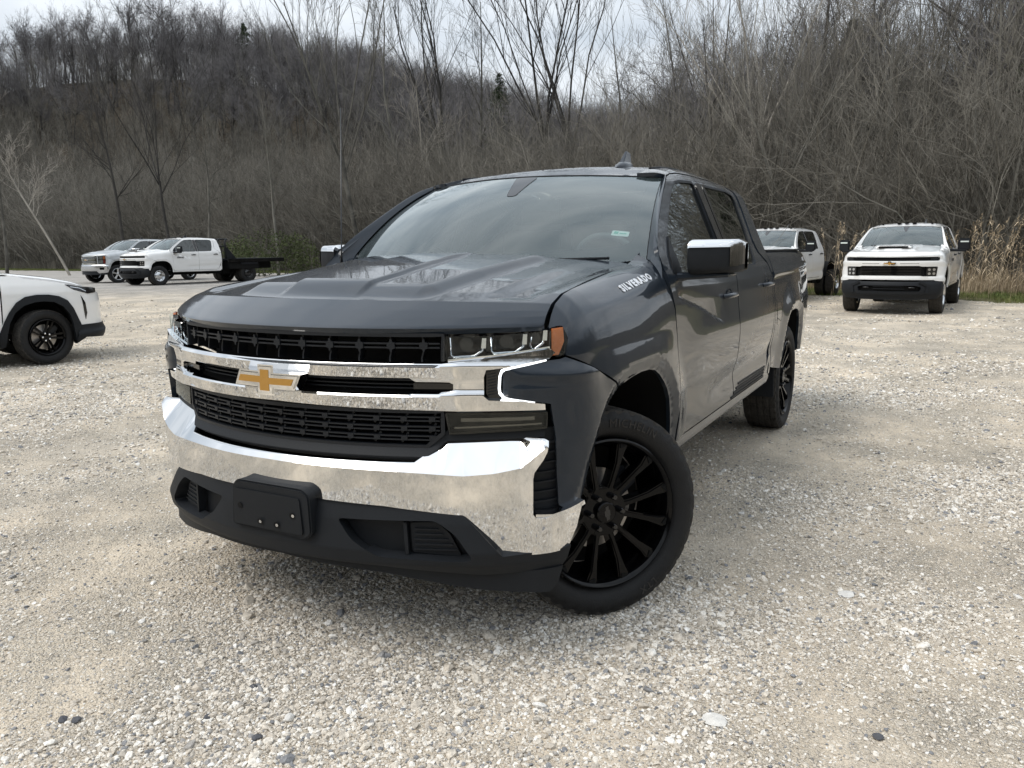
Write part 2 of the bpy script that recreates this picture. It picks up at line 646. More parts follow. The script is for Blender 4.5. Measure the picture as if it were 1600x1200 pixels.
# wheel arch outlines in (s, z)
ARCH_F = [(1.131, .587), (1.150, .63), (1.167, .672), (1.188, .73), (1.215, .79), (1.245, .83), (1.285, .868), (1.345, .903), (1.42, .932), (1.50, .948), (1.59, .957), (1.70, .962), (1.80, .958), (1.875, .945), (1.94, .917), (2.0, .878), (2.045, .84), (2.085, .785), (2.115, .72), (2.135, .66), (2.148, .60), (2.155, .54)]
def shift(poly, d):
    return [(a + d, b) for a, b in poly]
ARCH_R = [(s, z) for s, z in [(4.90, .55), (4.92, .62), (4.945, .70), (4.975, .78), (5.02, .85), (5.08, .902), (5.16, .938), (5.26, .957), (5.36, .963), (5.46, .962), (5.56, .950), (5.64, .925), (5.70, .88), (5.745, .81), (5.775, .73), (5.79, .65), (5.80, .58)]]

def arch_dist(S, Z, A):
    d = np.full(np.shape(S), 9.0)
    for (a, b), (c_, d_) in zip(A[:-1], A[1:]):
        vx, vy = c_ - a, d_ - b
        L = vx * vx + vy * vy
        t = np.clip(((S - a) * vx + (Z - b) * vy) / L, 0, 1)
        d = np.minimum(d, np.hypot(S - a - t * vx, Z - b - t * vy))
    return d

def arch_off(A, d):
    P = np.array(A)
    t = np.gradient(P, axis=0)
    t /= np.linalg.norm(t, axis=1)[:, None]
    n = np.stack([-t[:, 1], t[:, 0]], 1)
    return [tuple(p) for p in P + n * d]
DOOR_CR = [(2.196, 1.234), (2.54, 1.165), (2.73, 1.125), (2.91, 1.070), (3.05, 1.04)]

def flare(d):
    # lip tucked in, crest 6 cm out, then a soft fall to the body
    a = np.interp(d, [0, .012, .062], [-.004, .004, .022])
    q = np.clip((d - .062) / .20, 0, 1)
    return np.where(d < .062, a, .022 * (1 - q) ** 2 * (1 + 1.2 * q))

def body(S, V, arches=(ARCH_F, ARCH_R)):
    """lower body side incl. flares, waist crease and scallop"""
    o = 0
    for A in arches:
        o = o + flare(arch_dist(S, V, A))
    side = smooth(1.9, 2.4, S)
    # door: concave scallop low down and a soft crease
    o = o - .020 * np.exp(-((V - .70 - .03 * (S - 3)) / .075) ** 2) * smooth(2.5, 3.3, S) * (1 - smooth(4.4, 4.75, S))
    o = o + .012 * np.exp(-((V - .98) / .12) ** 2) * smooth(2.2, 2.7, S)
    zc = np.interp(S, [2.0, 2.13, 2.54, 2.73, 2.91, 3.05], [1.26, 1.24, 1.165, 1.125, 1.070, 1.04])
    dz = V - zc
    o = o - .016 * smooth(-.004, .018, dz) * np.exp(-np.clip(dz - .02, 0, 1) / .10) * smooth(2.18, 2.36, S) * (1 - smooth(2.75, 3.1, S)) * (V < 1.33)
    return W(S, V, o)

SEAM = np.array([(.90, .53, .935, 1.185), (.985, .505, .903, 1.190), (1.04, .462, .892, 1.235), (1.10, .415, .885, 1.272), (1.2, .33, .876, 1.300), (1.3, .24, .868, 1.313), (1.55, 0, .85, 1.337), (1.85, -.3, .828, 1.366), (2.06, -.51, .806, 1.384), (2.10, -.56, .806, 1.398), (2.14, -.62, .818, 1.428), (2.19, -.685, .836, 1.462), (2.30, -.75, .84, 1.48)])
def seam(S):
    return np.stack([np.interp(S, SEAM[:, 0], SEAM[:, i]) for i in (1, 2, 3)], -1)

def fender(S, V):
    """below 1.1 the side, above it a shoulder rolling over to the bonnet seam (v = 1.40)"""
    S = np.asarray(S, float)
    V = np.asarray(V, float)
    low = body(S, np.minimum(V, 1.1), (ARCH_F,))
    t = np.clip((V - 1.1) / .30, 0, 1)[:, None]
    P0 = body(S, np.full_like(S, 1.1), (ARCH_F,))
    Q = seam(S)
    nose = (1 - smooth(1.0, 1.35, S))[:, None]
    up = np.array([0, 0, 1.0])
    hgt = (Q[:, 2] - 1.1)[:, None]
    P1 = P0 + up * hgt * .62 + (Q - P0) * [.06, .06, 0]
    P2 = Q * .58 + P0 * .42
    P2[:, 2] = (Q[:, 2] - .012 - .02 * nose[:, 0])
    rear = smooth(1.55, 2.12, S)[:, None]
    R1, R2 = P0.copy(), P0.copy()
    R1 += np.array([0, -.006, .20])
    R2[:, 1] = .955
    R2[:, 2] = np.minimum(1.40, Q[:, 2] + .01)
    R2[:, 0] = P0[:, 0] * .6 + Q[:, 0] * .4
    P1 = P1 + (R1 - P1) * rear
    P2 = P2 + (R2 - P2) * rear
    top = (1 - t) ** 3 * P0 + 3 * t * (1 - t) ** 2 * P1 + 3 * t * t * (1 - t) * P2 + t ** 3 * Q
    r = np.where((V > 1.1)[:, None], top, low)
    # soft waist crease at the shoulder
    rk = 1 - smooth(1.85, 2.12, S)
    k = .006 * np.exp(-((V - 1.235) / .03) ** 2) * smooth(1.15, 1.5, S) * rk
    r[:, 1] += k
    # broad hollow beneath it, above the arch
    h = .004 * np.exp(-((V - 1.13) / .06) ** 2) * smooth(1.2, 1.5, S) * rk
    r[:, 1] -= h
    return r

def fv(s_, z_):
    lo, hi = 1.0, 1.40
    for _ in range(30):
        m_ = (lo + hi) / 2
        if fender(np.array([s_]), np.array([m_]))[0][2] < z_:
            lo = m_
        else:
            hi = m_
    return lo

HX = np.array([.836, .848, .836, .78, .72, .66, .5, .2, -.1, -.4, -.56])
HZ = np.array([1.178, 1.200, 1.206, 1.231, 1.258, 1.284, 1.306, 1.350, 1.388, 1.420, 1.430])
HU = np.array([0, .015, .026, .06, .105, .16, .26, .47, .68, .91, 1.0])
# bonnet side seam by u (must meet the fender)
HSX = np.array([.505, .512, .510, .490, .462, .425, .33, .06, -.20, -.52, -.60])
HSZ = np.array([1.187, 1.200, 1.212, 1.232, 1.250, 1.270, 1.299, 1.331, 1.356, 1.381, 1.387])
HSY = np.array([.900, .902, .901, .897, .892, .886, .876, .855, .837, .806, .800])
from_u = lambda T, u: np.interp(u, HU, T)
def spl(T):
    """smooth the tables with a fine resample"""
    uu_ = np.linspace(0, 1, 401)
    y = np.interp(uu_, HU, T)
    k = np.hanning(9)
    k /= k.sum()
    yp = np.concatenate([2 * y[0] - y[4:0:-1], y, 2 * y[-1] - y[-2:-6:-1]])
    ys = np.convolve(yp, k, 'valid')
    wgt = np.clip((uu_ - .17) / .05, 0, 1)
    return uu_, y * (1 - wgt) + ys * wgt
T_HX, T_HZ, T_SX, T_SZ, T_SY = (spl(t)[1] for t in (HX, HZ, HSX, HSZ, HSY))
UU_ = np.linspace(0, 1, 401)
def hood(U, Y, scoop=0):
    """U nose to cowl, Y in -1..1 of the seam width"""
    cx, cz, sx, sz, sy = (np.interp(U, UU_, t) for t in (T_HX, T_HZ, T_SX, T_SZ, T_SY))
    a = np.abs(Y)
    k = a ** 2.2
    x = cx + (sx - cx) * k
    kz = .35 * a ** 2 + .65 * a ** 5
    z = cz + (sz - cz) * kz
    y = Y * sy
    ay = np.abs(y)
    on = smooth(.165, .26, U)
    off_ = 1 - smooth(.80, .97, U)
    wy = .17 - .05 * smooth(.2, .9, U)
    z = z + .016 * (1 - smooth(wy, wy + .030 - .010 * smooth(.2, .9, U), ay)) * on * (1 - smooth(.72, .95, U))
    oy = .40 + .05 * smooth(.2, .9, U)
    z = z + .030 * (1 - smooth(oy, oy + .085 - .03 * smooth(.2, .9, U), ay)) * on * off_
    z = z - .012 * on * off_ * smooth(.62, .72, ay) * (1 - smooth(.76, .84, ay))
    return np.stack([x, y, z], -1)

def windscreen(Y, T):
    xb, zb = -.42 - .40 * Y ** 2, 1.425 + .055 * Y ** 2
    xt, zt = -1.055 - .32 * Y ** 2, 1.842 - .03 * Y ** 2
    b = .035 * 4 * T * (1 - T)
    return np.stack([xb + (xt - xb) * T + b * .5, Y * (1 - .145 * T), zb + (zt - zb) * T + b * .85], -1)

def cab(S, V):
    """cab side: door skin to 1.80, then the roof rail rolling over"""
    S = np.asarray(S, float)
    V = np.asarray(V, float)
    low = body(S, np.minimum(V, 1.78))
    X = S0 - S
    zr = np.interp(X, [-3.0, -2.7, -2.3, -1.85, -1.6, -1.4, -1.24, -1.15], [1.862, 1.885, 1.905, 1.908, 1.898, 1.876, 1.842, 1.832])
    t = np.clip((V - 1.78) / .22, 0, 1)[:, None]
    P0 = body(S, np.full_like(S, 1.78))
    Q = np.stack([X, np.full_like(X, .60), zr + .008], -1)
    P1 = P0 + np.stack([0 * X, -.035 + 0 * X, .078 + 0 * X], -1)
    P2 = np.stack([X, np.full_like(X, .67), zr + .004], -1)
    top = (1 - t) ** 3 * P0 + 3 * t * (1 - t) ** 2 * P1 + 3 * t * t * (1 - t) * P2 + t ** 3 * Q
    return np.where((V > 1.78)[:, None], top, low)

def roof(X, Y):
    # X: 0 at header .. 1 at the rear; Y -1..1
    y = Y * .597
    yp = y / .855
    xf = -1.062 - .32 * yp ** 2
    x = xf + (-2.97 - xf) * X
    ze = np.interp(x, [-3.0, -2.7, -2.3, -1.85, -1.6, -1.4, -1.24, -1.15, -1.0], [1.862, 1.885, 1.905, 1.908, 1.898, 1.876, 1.842, 1.832, 1.83]) + .008
    z = ze + .030 * (1 - Y ** 2) * smooth(0, .25, X)
    t = np.clip(X / .16, 0, 1)
    wz = 1.848 - .03 * yp ** 2
    z = wz + (z - wz) * (1 - (1 - t) ** 2)
    z = z - .006 * np.exp(-((np.abs(y) - .38) / .03) ** 2) * smooth(.15, .3, X) * (1 - smooth(.85, .95, X))
    return np.stack([x, y, z], -1)

def sym(pts):
    """right half of an outline (from s=0 edge outwards and back to s=0), mirrored to a whole"""
    return pts + [(-a, b) for a, b in pts[::-1] if abs(a) > 1e-9]

def ribbon_box(name, pts, fn, width, depth, material, parent, bev=0):
    """a bar that follows pts on surface fn(s,z,off)"""
    P = np.array(densify(pts, .03, False))
    t = np.gradient(P, axis=0)
    t /= np.linalg.norm(t, axis=1)[:, None]
    n = np.stack([-t[:, 1], t[:, 0]], 1) * width / 2
    V, F = [], []
    for i, (p, q) in enumerate(zip(P, n)):
        for a, o in ((p + q, 0), (p + q, -depth), (p - q, -depth), (p - q, 0)):
            V.append(tuple(np.ravel(fn(a[0], a[1], o))))
    for i in range(len(P) - 1):
        for k in range(4):
            F.append((i * 4 + k, i * 4 + (k + 1) % 4, i * 4 + 4 + (k + 1) % 4, i * 4 + 4 + k))
    F += [(0, 3, 2, 1), tuple(len(V) - 4 + k for k in range(4))]
    bm = bmesh.new()
    vv = [bm.verts.new(v) for v in V]
    for f in F:
        bm.faces.new([vv[i] for i in f])
    bmesh.ops.recalc_face_normals(bm, faces=bm.faces[:])
    return bm_obj(name, bm, material, parent, angle=30)

# ------------------------------------------------------------------ wheels
def tyre_mesh(name, R0, Rr, wd, parent, tread_detail=True, n=180):
    """tyre about Y axis, outer side +Y; grooves are real"""
    h = wd / 2
    prof = []
    sw = [(.62, Rr - .004), (.80, Rr + .012), (.93, Rr + .030), (1.0, Rr + (R0 - Rr) * .50), (.985, Rr + (R0 - Rr) * .70), (.93, R0 - .022), (.88, R0 - .010)]
    for y, r in sw:
        prof.append((-h * y, r, 0))
    ys = np.linspace(-.86, .86, 31)
    for i, y in enumerate(ys):
        g = any(abs(y - q) < .035 for q in (-.52, -.18, .18, .52))
        crown = R0 - .010 * abs(y) ** 4 * 1.0
        prof.append((h * y, crown - (.009 if g else 0), 2 if g else 1))
    for y, r in sw[::-1]:
        prof.append((h * y, r, 0))
    V, F, mi = [], [], []
    k = len(prof)
    for a in range(n):
        th = 2 * pi * a / n
        for j, (y, r, g) in enumerate(prof):
            rr_ = r
            if tread_detail and g == 1 and (a + (j // 6) * 2 + (2 if j % 2 else 0)) % 6 == 0:
                rr_ -= .007
            if tread_detail and g == 0 and r > R0 - .03 and a % 5 < 2:
                rr_ -= .008
            V.append((rr_ * math.sin(th), y, rr_ * math.cos(th)))
    for a in range(n):
        b = (a + 1) % n
        for i in range(k - 1):
            F.append((a * k + i, b * k + i, b * k + i + 1, a * k + i + 1))
            mi.append(1 if 6 <= i < k - 7 else 0)
    o = mesh_obj(name, V, F, M['rubber'], parent, smooth=False)
    o.data.materials.append(M['tread'])
    o.data.polygons.foreach_set('material_index', mi)
    sm = [not q or not tread_detail for q in mi]
    o.data.polygons.foreach_set('use_smooth', sm)
    return o

def disc_poly(name, pts, y0, y1, material, parent, dish=0, bev=.003, mt=None):
    """spoke: polygon in wheel plane (x,z) at depth y (y outward), thickness to y1; dish: y falls toward the hub"""
    bm = bmesh.new()
    def Y(p, y):
        r = math.hypot(*p)
        return y - dish * (1 - min(1, max(0, (r - .06) / .2))) ** 1.2
    a = [bm.verts.new((p[0], Y(p, y0), p[1])) for p in pts]
    b = [bm.verts.new((p[0] * 1.0, Y(p, y1), p[1])) for p in pts]
    n = len(pts)
    bm.faces.new(a)
    bm.faces.new(b[::-1])
    for i in range(n):
        bm.faces.new([a[i], b[i], b[(i + 1) % n], a[(i + 1) % n]])
    bmesh.ops.recalc_face_normals(bm, faces=bm.faces[:])
    ed = [e for e in bm.edges if all(v in a for v in e.verts)]
    if bev:
        bmesh.ops.bevel(bm, geom=ed, offset=bev, segments=2, affect='EDGES', clamp_overlap=True)
    if mt:
        bmesh.ops.transform(bm, matrix=mt, verts=bm.verts)
    return bm_obj(name, bm, material, parent, angle=25)

def rot2(p, a):
    c_, s_ = math.cos(a), math.sin(a)
    return (p[0] * c_ - p[1] * s_, p[0] * s_ + p[1] * c_)

def arc_text(txt, r, a0, size, y, parent, material, depth=.0018, span=None):
    V, F = text_mesh(txt, size, depth, spacing=1.15)
    wtx = V[:, 0].max() - V[:, 0].min()
    k = 1.0
    x = V[:, 0] - wtx / 2
    ang = a0 - x * k / r
    rad = r + V[:, 1] - size * .35
    P = np.stack([rad * np.sin(ang), y + V[:, 2], rad * np.cos(ang)], 1)
    P[:, 0] *= 1
    return mesh_obj('raised_lettering', P.tolist(), F, material, parent)

def wheel(parent, loc, steer=0, camber=0, style='twin', wmat=None, R0=.417, side=1, detail=True, wd=.275, rim=.297):
    """empty 'wheel' part > tyre, rim, ... ; local +Y is the outer side. A single level of empties keeps three levels"""
    w_ = bpy.data.objects.new('wheel', None)
    link(w_, parent)
    w_.location = loc
    rz = -steer if side > 0 else pi - steer
    w_.rotation_euler = Euler((camber if side > 0 else -camber, 0, rz), 'XYZ')
    h = wd / 2
    ty = tyre_mesh('tyre', R0, rim + .004, wd, w_, detail, 210 if detail else 72)
    wm = M['wheel_black'] if style in ('twin', 'suv') else M['chrome_dull']
    wm = wmat or wm
    # rim barrel and lip
    lathe('rim', [(h * .70, rim + .008), (h * .92, rim + .004), (h * .95, rim - .002), (h * .90, rim - .012), (h * .78, rim - .020), (h * .3, rim - .035), (-h * .3, rim - .050), (-h * .85, rim - .03), (-h * .9, rim)], wm, w_, n=96 if detail else 40)
    lathe('barrel_back', [(-h * .55, rim - .045), (-h * .6, .02)], M['void'], w_, n=32)
    fy = h * .86
    if style == 'twin':
        for k in range(6):
            a = k * pi / 3
            for s in (-1, 1):
                pts = [(s * .004, .060), (s * .036, .060), (s * .050, .12), (s * .066, .18), (s * .078, .225), (s * .102, rim - .022), (s * .098, rim - .006), (s * .052, rim - .006), (s * .044, .20), (s * .026, .12)]
                disc_poly('spoke', [rot2(p, a) for p in pts], fy - .002, fy - .062, wm, w_, dish=.036, bev=.006)
                pts = [(s * .060, rim - .040), (s * .088, rim - .034), (s * .090, rim - .020), (s * .060, rim - .018)]
                disc_poly('rim_pocket', [rot2(p, a) for p in pts], fy + .000, fy - .004, M['void'], w_, dish=.006, bev=0)
            pts = [(-.035, .045), (.035, .045), (.052, .080), (.040, .098), (-.040, .098), (-.052, .080)]
            disc_poly('spoke_root', [rot2(p, a) for p in pts], fy - .030, fy - .08, wm, w_, bev=.004)
            lz = rot2((0, .0698), a + pi / 6)
            mt = Matrix.Translation((lz[0], fy - .018, lz[1]))
            lathe('lug_nut', [(-.03, .0125), (.012, .0125), (.017, .009), (.0175, .001)], M['gloss_black'], w_, n=6 * 2, mt=mt)
        lathe('hub_face', [(fy - .055, .10), (fy - .034, .088), (fy - .030, .05), (fy - .030, .001)], wm, w_, n=48)
        lathe('centre_cap', [(fy - .03, .043), (fy - .012, .043), (fy - .009, .039), (fy - .007, .02), (fy - .007, .001)], wm, w_, n=40)
        pts = [(-.011, .009), (-.011, .013), (.013, .013), (.013, .008), (.030, .008), (.026, -.006), (.011, -.006), (.011, -.012), (-.013, -.012), (-.013, -.007), (-.030, -.007), (-.026, .009)]
        disc_poly('cap_emblem', [rot2(p, 1.45) for p in pts], fy - .005, fy - .008, M['gloss_black'], w_, bev=0)
    elif style == 'suv':
        for k in range(5):
            a = k * 2 * pi / 5 + .3
            for s in (-1, 1):
                pts = [(s * .006, .045), (s * .030, .045), (s * .046, rim - .012), (s * .020, rim - .010)]
                disc_poly('spoke', [rot2(p, a) for p in pts], fy - .006, fy - .04, wm, w_, dish=.03, bev=.003)
            lz = rot2((0, .05), a + pi / 5)
            lathe('lug_nut', [(-.03, .012), (.0, .012), (.004, .001)], M['chrome'], w_, n=6, mt=Matrix.Translation((lz[0], fy - .022, lz[1])))
        lathe('hub_face', [(fy - .07, .075), (fy - .036, .070), (fy - .030, .03), (fy - .030, .001)], wm, w_, n=32)
    elif style == 'steel':
        lathe('wheel_face', [(fy - .03, rim - .016), (fy - .05, .17), (fy - .035, .14), (fy - .015, .10), (fy - .01, .055), (fy + .02, .05), (fy + .025, .001)], wm, w_, n=40)
        for k in range(8):
            p = rot2((0, .165), k * pi / 4)
            lathe('hand_hole', [(fy - .047, .026), (fy - .043, .001)], M['void'], w_, n=10, mt=Matrix.Translation((p[0], .004, p[1])))
    else:
        for k in range(5 if style == 'five' else 6):
            a = k * 2 * pi / (5 if style == 'five' else 6)
            pts = [(-.028, .05), (.028, .05), (.045, rim - .01), (-.045, rim - .01)]
            disc_poly('spoke', [rot2(p, a) for p in pts], fy - .006, fy - .04, wm, w_, dish=.03, bev=.004)
        lathe('hub_face', [(fy - .07, .08), (fy - .036, .075), (fy - .02, .03), (fy - .02, .001)], wm, w_, n=24)
    if detail:
        lathe('brake_rotor', [(-.005, .165), (.008, .165), (.008, .08), (.012, .07)], M['rotor'], w_, n=64)
        rbox('brake_caliper', (-.115, -.005, .09), (.10, .085, .15), M['plastic_grey'], w_, bev=.02, rot=Euler((0, -.9, 0)).to_matrix())
    return w_
def bar_off(s, z):
    s = np.abs(s)
    return np.interp(z, [.90, .925, .975, .984, .992, 1.022, 1.035, 1.074, 1.084, 1.10, 1.13], [.0, .004, .032, .024, .006, .004, .010, .034, .018, .006, .0]) * (1 - .75 * smooth(.60, .70, s)) + .014 * smooth(.60, .70, s)

def bump_fold(s):
    return np.interp(np.abs(s), [0, .44, .57, .70, .80, .89, .963, 1.1], [.733, .727, .722, .714, .722, .740, .806, .84])
def bump_top(s):
    return np.interp(np.abs(s), [0, .53, .64, .80, .975, 1.2], [.752, .752, .822, .827, .832, .84])
def bumper_off(s, z):
    s = np.abs(s)
    zf, zt = bump_fold(s), bump_top(s)
    lowz = .062 - .055 * np.clip(zf - z, 0, .5)
    k = np.clip((z - zf) / np.maximum(zt - zf, .012), 0, 1)
    hi = .062 - .085 * k * np.clip((zt - zf) / .085, .25, 1)
    o = np.where(z < zf, lowz, hi)
    return o * (1 - smooth(.97, 1.09, s) * .45)

def val_off(s, z):
    return np.interp(z, [.28, .36, .40, .45, .55, .60, .63], [.030, .045, .072, .080, .062, .048, .040]) * (1 - .55 * smooth(.78, .98, np.abs(s)))

def corner_off(s, z):
    s = np.abs(s)
    d = arch_dist(s, z, ARCH_F)
    b = np.interp(z, [.70, .82, .90, 1.0, 1.04, 1.09, 1.12], [0, .016, .022, .030, .024, .004, 0]) * (1 - smooth(1.02, 1.30, s)) * smooth(.80, .90, s)
    # crease sweeping back from the lamp
    b = b + .012 * np.exp(-((z - (1.065 - .10 * (s - .9))) / .03) ** 2) * (1 - smooth(1.1, 1.3, s))
    return flare(d) + b - .010 * (1 - smooth(.83, .86, s))

def Wf(off):
    """W with an offset function"""
    return lambda s, z: W(s, z, off(s, z))
def Wc(o):
    return lambda s, z: W(s, z, o)
def W1(base=0):
    return lambda a, b, o: W(a, b, base + o).ravel()

BOWTIE = [(-.033, .0535), (.037, .0535), (.037, .026), (.150, .026), (.124, -.030), (.037, -.030), (.037, -.0535), (-.037, -.0535), (-.037, -.026), (-.150, -.026), (-.124, .030), (-.033, .030)]

def bowtie(parent, z0=1.016, k=1.0, off=.062, base=None):
    base = base or (lambda a, b, o: W(a, b, off + o).ravel())
    P = [(x * k, z0 + y * k) for x, y in BOWTIE]
    e = prism('badge', P, base, .055, M['chrome'], parent, bev=.006 * k)
    c_ = np.mean(P, axis=0)
    Q = []
    n = len(P)
    for i in range(n):
        a, b, d = (np.array(P[(i + j) % n]) for j in (-1, 0, 1))
        t1 = (b - a) / np.linalg.norm(b - a)
        t2 = (d - b) / np.linalg.norm(d - b)
        n1, n2 = np.array([t1[1], -t1[0]]), np.array([t2[1], -t2[0]])
        bis = (n1 + n2) / max(.35, 1 + n1 @ n2)
        Q.append(tuple(b + bis * .0165 * k))
    g = prism('badge_face', Q, lambda a, b, o: base(a, b, o + .0015), .004, M['gold'], e)
    return e

def front_ld(t, P):
    """chrome-bumper front of the main truck"""
    R1 = .012
    # radiator void behind the grille
    panel('radiator_panel', sym([(0, .74), (.64, .74), (.64, 1.19), (0, 1.19)])[0:0] or [(-.66, .70), (.66, .70), (.66, 1.19), (-.66, 1.19)], Wc(-.12), .05, M['void'], t, thick=0)
    # chrome bar surround
    top = [(0, 1.085), (.63, 1.085), (.80, 1.104), (.99, 1.130), (1.005, 1.118), (.985, 1.098), (.88, 1.079), (.845, 1.071), (.778, 1.064), (.770, 1.04), (.770, .975), (.785, .962), (.90, .956), (.970, .946), (.972, .926), (.62, .924), (.3, .930), (0, .936)]
    slot = [(0, 1.036), (.52, 1.036), (.54, 1.022), (.655, 1.022), (.668, 1.016), (.668, .997), (.655, .991), (.54, .990), (.52, .981), (0, .981)]
    def symm(p):
        return p + [(-a, b) for a, b in p[::-1] if a > 1e-9]
    panel('chrome_grille_bar', symm(top), Wf(bar_off), .009, M['chrome'], t, thick=.03, holes=[symm(slot)], creases=[[(-.62, q), (.62, q)] for q in (.975, .984, 1.0745)])
    # upper grille insert: frame, slats, upright struts
    for z, th in ((1.149, .0055), (1.135, .0055)):
        ribbon_box('grille_slat', [(-.622, z), (.622, z)], W1(-.012), th, .035, M['plastic_grey'], t)
    ribbon_box('grille_frame', [(-.632, 1.091), (-.635, 1.178), (.635, 1.178), (.632, 1.091)], W1(-.004), .012, .06, M['plastic_grey'], t)
    for i in range(11):
        s_ = (i - 5) * .1135
        ribbon_box('grille_strut', [(s_ - .010, 1.178), (s_, 1.150), (s_, 1.134), (s_ - .010, 1.10), (s_ - .010, 1.086)], W1(-.024), .0055, .04, M['plastic_grey'], t)
        prism('grille_node', [(s_ - .014, 1.1515), (s_ - .005, 1.154), (s_ - .003, 1.164), (s_ + .003, 1.164), (s_ + .005, 1.154), (s_ + .014, 1.1515), (s_ + .014, 1.1325), (s_ + .005, 1.130), (s_ + .002, 1.120), (s_ - .002, 1.120), (s_ - .005, 1.130), (s_ - .014, 1.1325)], W1(-.008), .01, M['plastic_grey'], t)
    # slot insert
    for z in (1.022, 1.008, .995):
        ribbon_box('grille_slat', [(-.53, z), (.53, z)], W1(-.030), .0045, .03, M['plastic_grey'], t)
    for sg in (-1, 1):
        prism('slot_end_plug', [(sg * .53, 1.016), (sg * .665, 1.016), (sg * .665, .996), (sg * .53, .996)], W1(-.006), .02, M['gloss_black'], t)
    panel('slot_backing', [(-.66, .96), (.66, .96), (.66, 1.055), (-.66, 1.055)], Wc(-.06), .05, M['void'], t, thick=0)
    bowtie(t)
    # lower grille
    ribbon_box('grille_frame', [(-.57, .797), (-.628, .845), (-.628, .921), (.628, .921), (.628, .845), (.57, .797), (-.57, .797)], W1(.0), .014, .07, M['plastic_grey'], t)
    for zc in (.893, .860, .827):
        for d in (.0065, -.0065):
            e = .617 if zc + d > .845 else .617 - (.845 - zc - d) * 1.2
            ribbon_box('grille_slat', [(-e, zc + d), (e, zc + d)], W1(-.006), .005, .035, M['plastic_grey'], t)
        for i in range(13):
            s_ = (i - 6) * .0985 + (.0 if zc != .860 else .0)
            if abs(s_) < .60:
                ribbon_box('grille_strut', [(s_ + .012, zc + .017), (s_ - .012, zc - .017)], W1(-.016), .008, .04, M['plastic_grey'], t)
                prism('grille_node', [(s_ - .011, zc + .0085), (s_ + .011, zc + .0085), (s_ + .011, zc - .0085), (s_ - .011, zc - .0085)], W1(-.004), .008, M['plastic_grey'], t)
    # tray between grille and bumper
    panel('grille_tray', symm([(0, .80), (.57, .80), (.65, .86), (.975, .862), (.975, .828), (.64, .818), (.545, .745), (0, .745)]), lambda s, z: W(s, z, np.interp(z, [.745, .765, .80, .86], [-.012, .018, -.004, -.014])), .015, M['plastic'], t, thick=.02)
    # chrome bumper
    btop = [(0, .752), (.535, .752), (.57, .775), (.61, .806), (.64, .820), (.70, .826), (.965, .832), (.976, .826), (.968, .79), (.957, .765), (.930, .722), (.926, .70), (.926, .575), (.935, .562), (.96, .560), (1.04, .573), (1.095, .590), (1.103, .575), (1.085, .50), (1.055, .445), (1.02, .432), (.835, .428), (.815, .435), (.700, .563), (.675, .577), (.43, .602), (0, .617)]
    fold = [(q, float(bump_fold(q))) for q in np.linspace(0, .958, 60)]
    panel('chrome_bumper', symm(btop), Wf(bumper_off), .012, M['chrome'], t, thick=.03, creases=[[(-a, b) for a, b in fold[:0:-1]] + fold])
    for sg in (1, -1):
        mir = sg < 0
        # rolled upper lip of the corner
        ribbon_box('bumper_corner_lip', [(sg * .935, .565), (sg * .99, .562), (sg * 1.05, .578), (sg * 1.098, .594)], W1(.046), .016, .05, M['chrome'], t)
        panel('corner_vent', [(.915, .54), (1.12, .54), (1.05, .86), (.92, .86)], Wc(-.016), .03, M['plastic'], t, thick=.01, mirror=mir)
        for i in range(7):
            z = .60 + i * .034
            ribbon_box('vent_rib', [(sg * .935, z), (sg * 1.03, z + .008)], W1(-.004), .006, .016, M['plastic'], t)
    # valance (lower black fascia)
    vt = [(0, .630), (.18, .620), (.43, .608), (.68, .585), (.705, .570), (.825, .436), (1.02, .438), (1.055, .445), (1.045, .40), (1.03, .371), (.75, .362), (.42, .392), (0, .402)]
    hole = round_poly([(.265, .550), (.606, .557), (.670, .512), (.730, .425), (.69, .418), (.41, .428), (.318, .482)], .02)
    hole2 = [(-a, b) for a, b in hole]
    panel('lower_valance', symm(vt), Wf(val_off), .014, M['plastic'], t, thick=.05, holes=[hole, hole2])
    for sg in (1, -1):
        panel('fog_recess', [(.25, .41), (.76, .41), (.76, .575), (.25, .575)], Wc(.012), .04, M['plastic'], t, thick=.02, mirror=sg < 0)
        panel('fog_blank', round_poly([(.52, .435), (.688, .425), (.648, .505), (.605, .545), (.515, .540)], .01), Wc(.034), .03, M['plastic'], t, thick=.02, mirror=sg < 0)
        for i in range(5):
            z = .448 + i * .018
            ribbon_box('fog_rib', [(sg * .53, z), (sg * (.675 - i * .016), z)], W1(.041), .005, .010, M['plastic'], t)
        ribbon_box('fog_divider', [(sg * .505, .43), (sg * .500, .545)], W1(.05), .012, .03, M['plastic'], t)
    ad = [(0, .402), (.42, .392), (.75, .362), (1.03, .371), (1.012, .31), (.985, .284), (.76, .300), (.42, .352), (0, .372)]
    panel('air_dam', symm(ad), Wc(.030), .02, M['gloss_black'] if False else M['plastic'], t, thick=.03)
    # licence plate bracket
    pb = prism('plate_bracket', round_poly([(-.165, .475), (-.150, .630), (-.128, .650), (.155, .650), (.185, .628), (.190, .49), (.165, .470)], .012, 3), W1(.100), .05, M['plastic'], t, bev=.006)
    prism('bracket_face', round_poly([(-.145, .486), (-.140, .618), (.150, .618), (.158, .486)], .012, 3), W1(.1035), .004, M['plastic'], pb)
    for a, b, bright in ((-.112, .556, 0), (.120, .553, 1), (-.020, .512, 1), (.052, .510, 1)):
        prism('bracket_hole', [(a + .011 * math.cos(k * pi / 4), b + .011 * math.sin(k * pi / 4)) for k in range(8)], W1(.1046), .002, M['void'], pb)
        if bright:
            prism('screw', [(a + .004 + .006 * math.cos(k * pi / 3), b + .006 * math.sin(k * pi / 3)) for k in range(6)], W1(.1056), .002, M['chrome_dull'], pb)
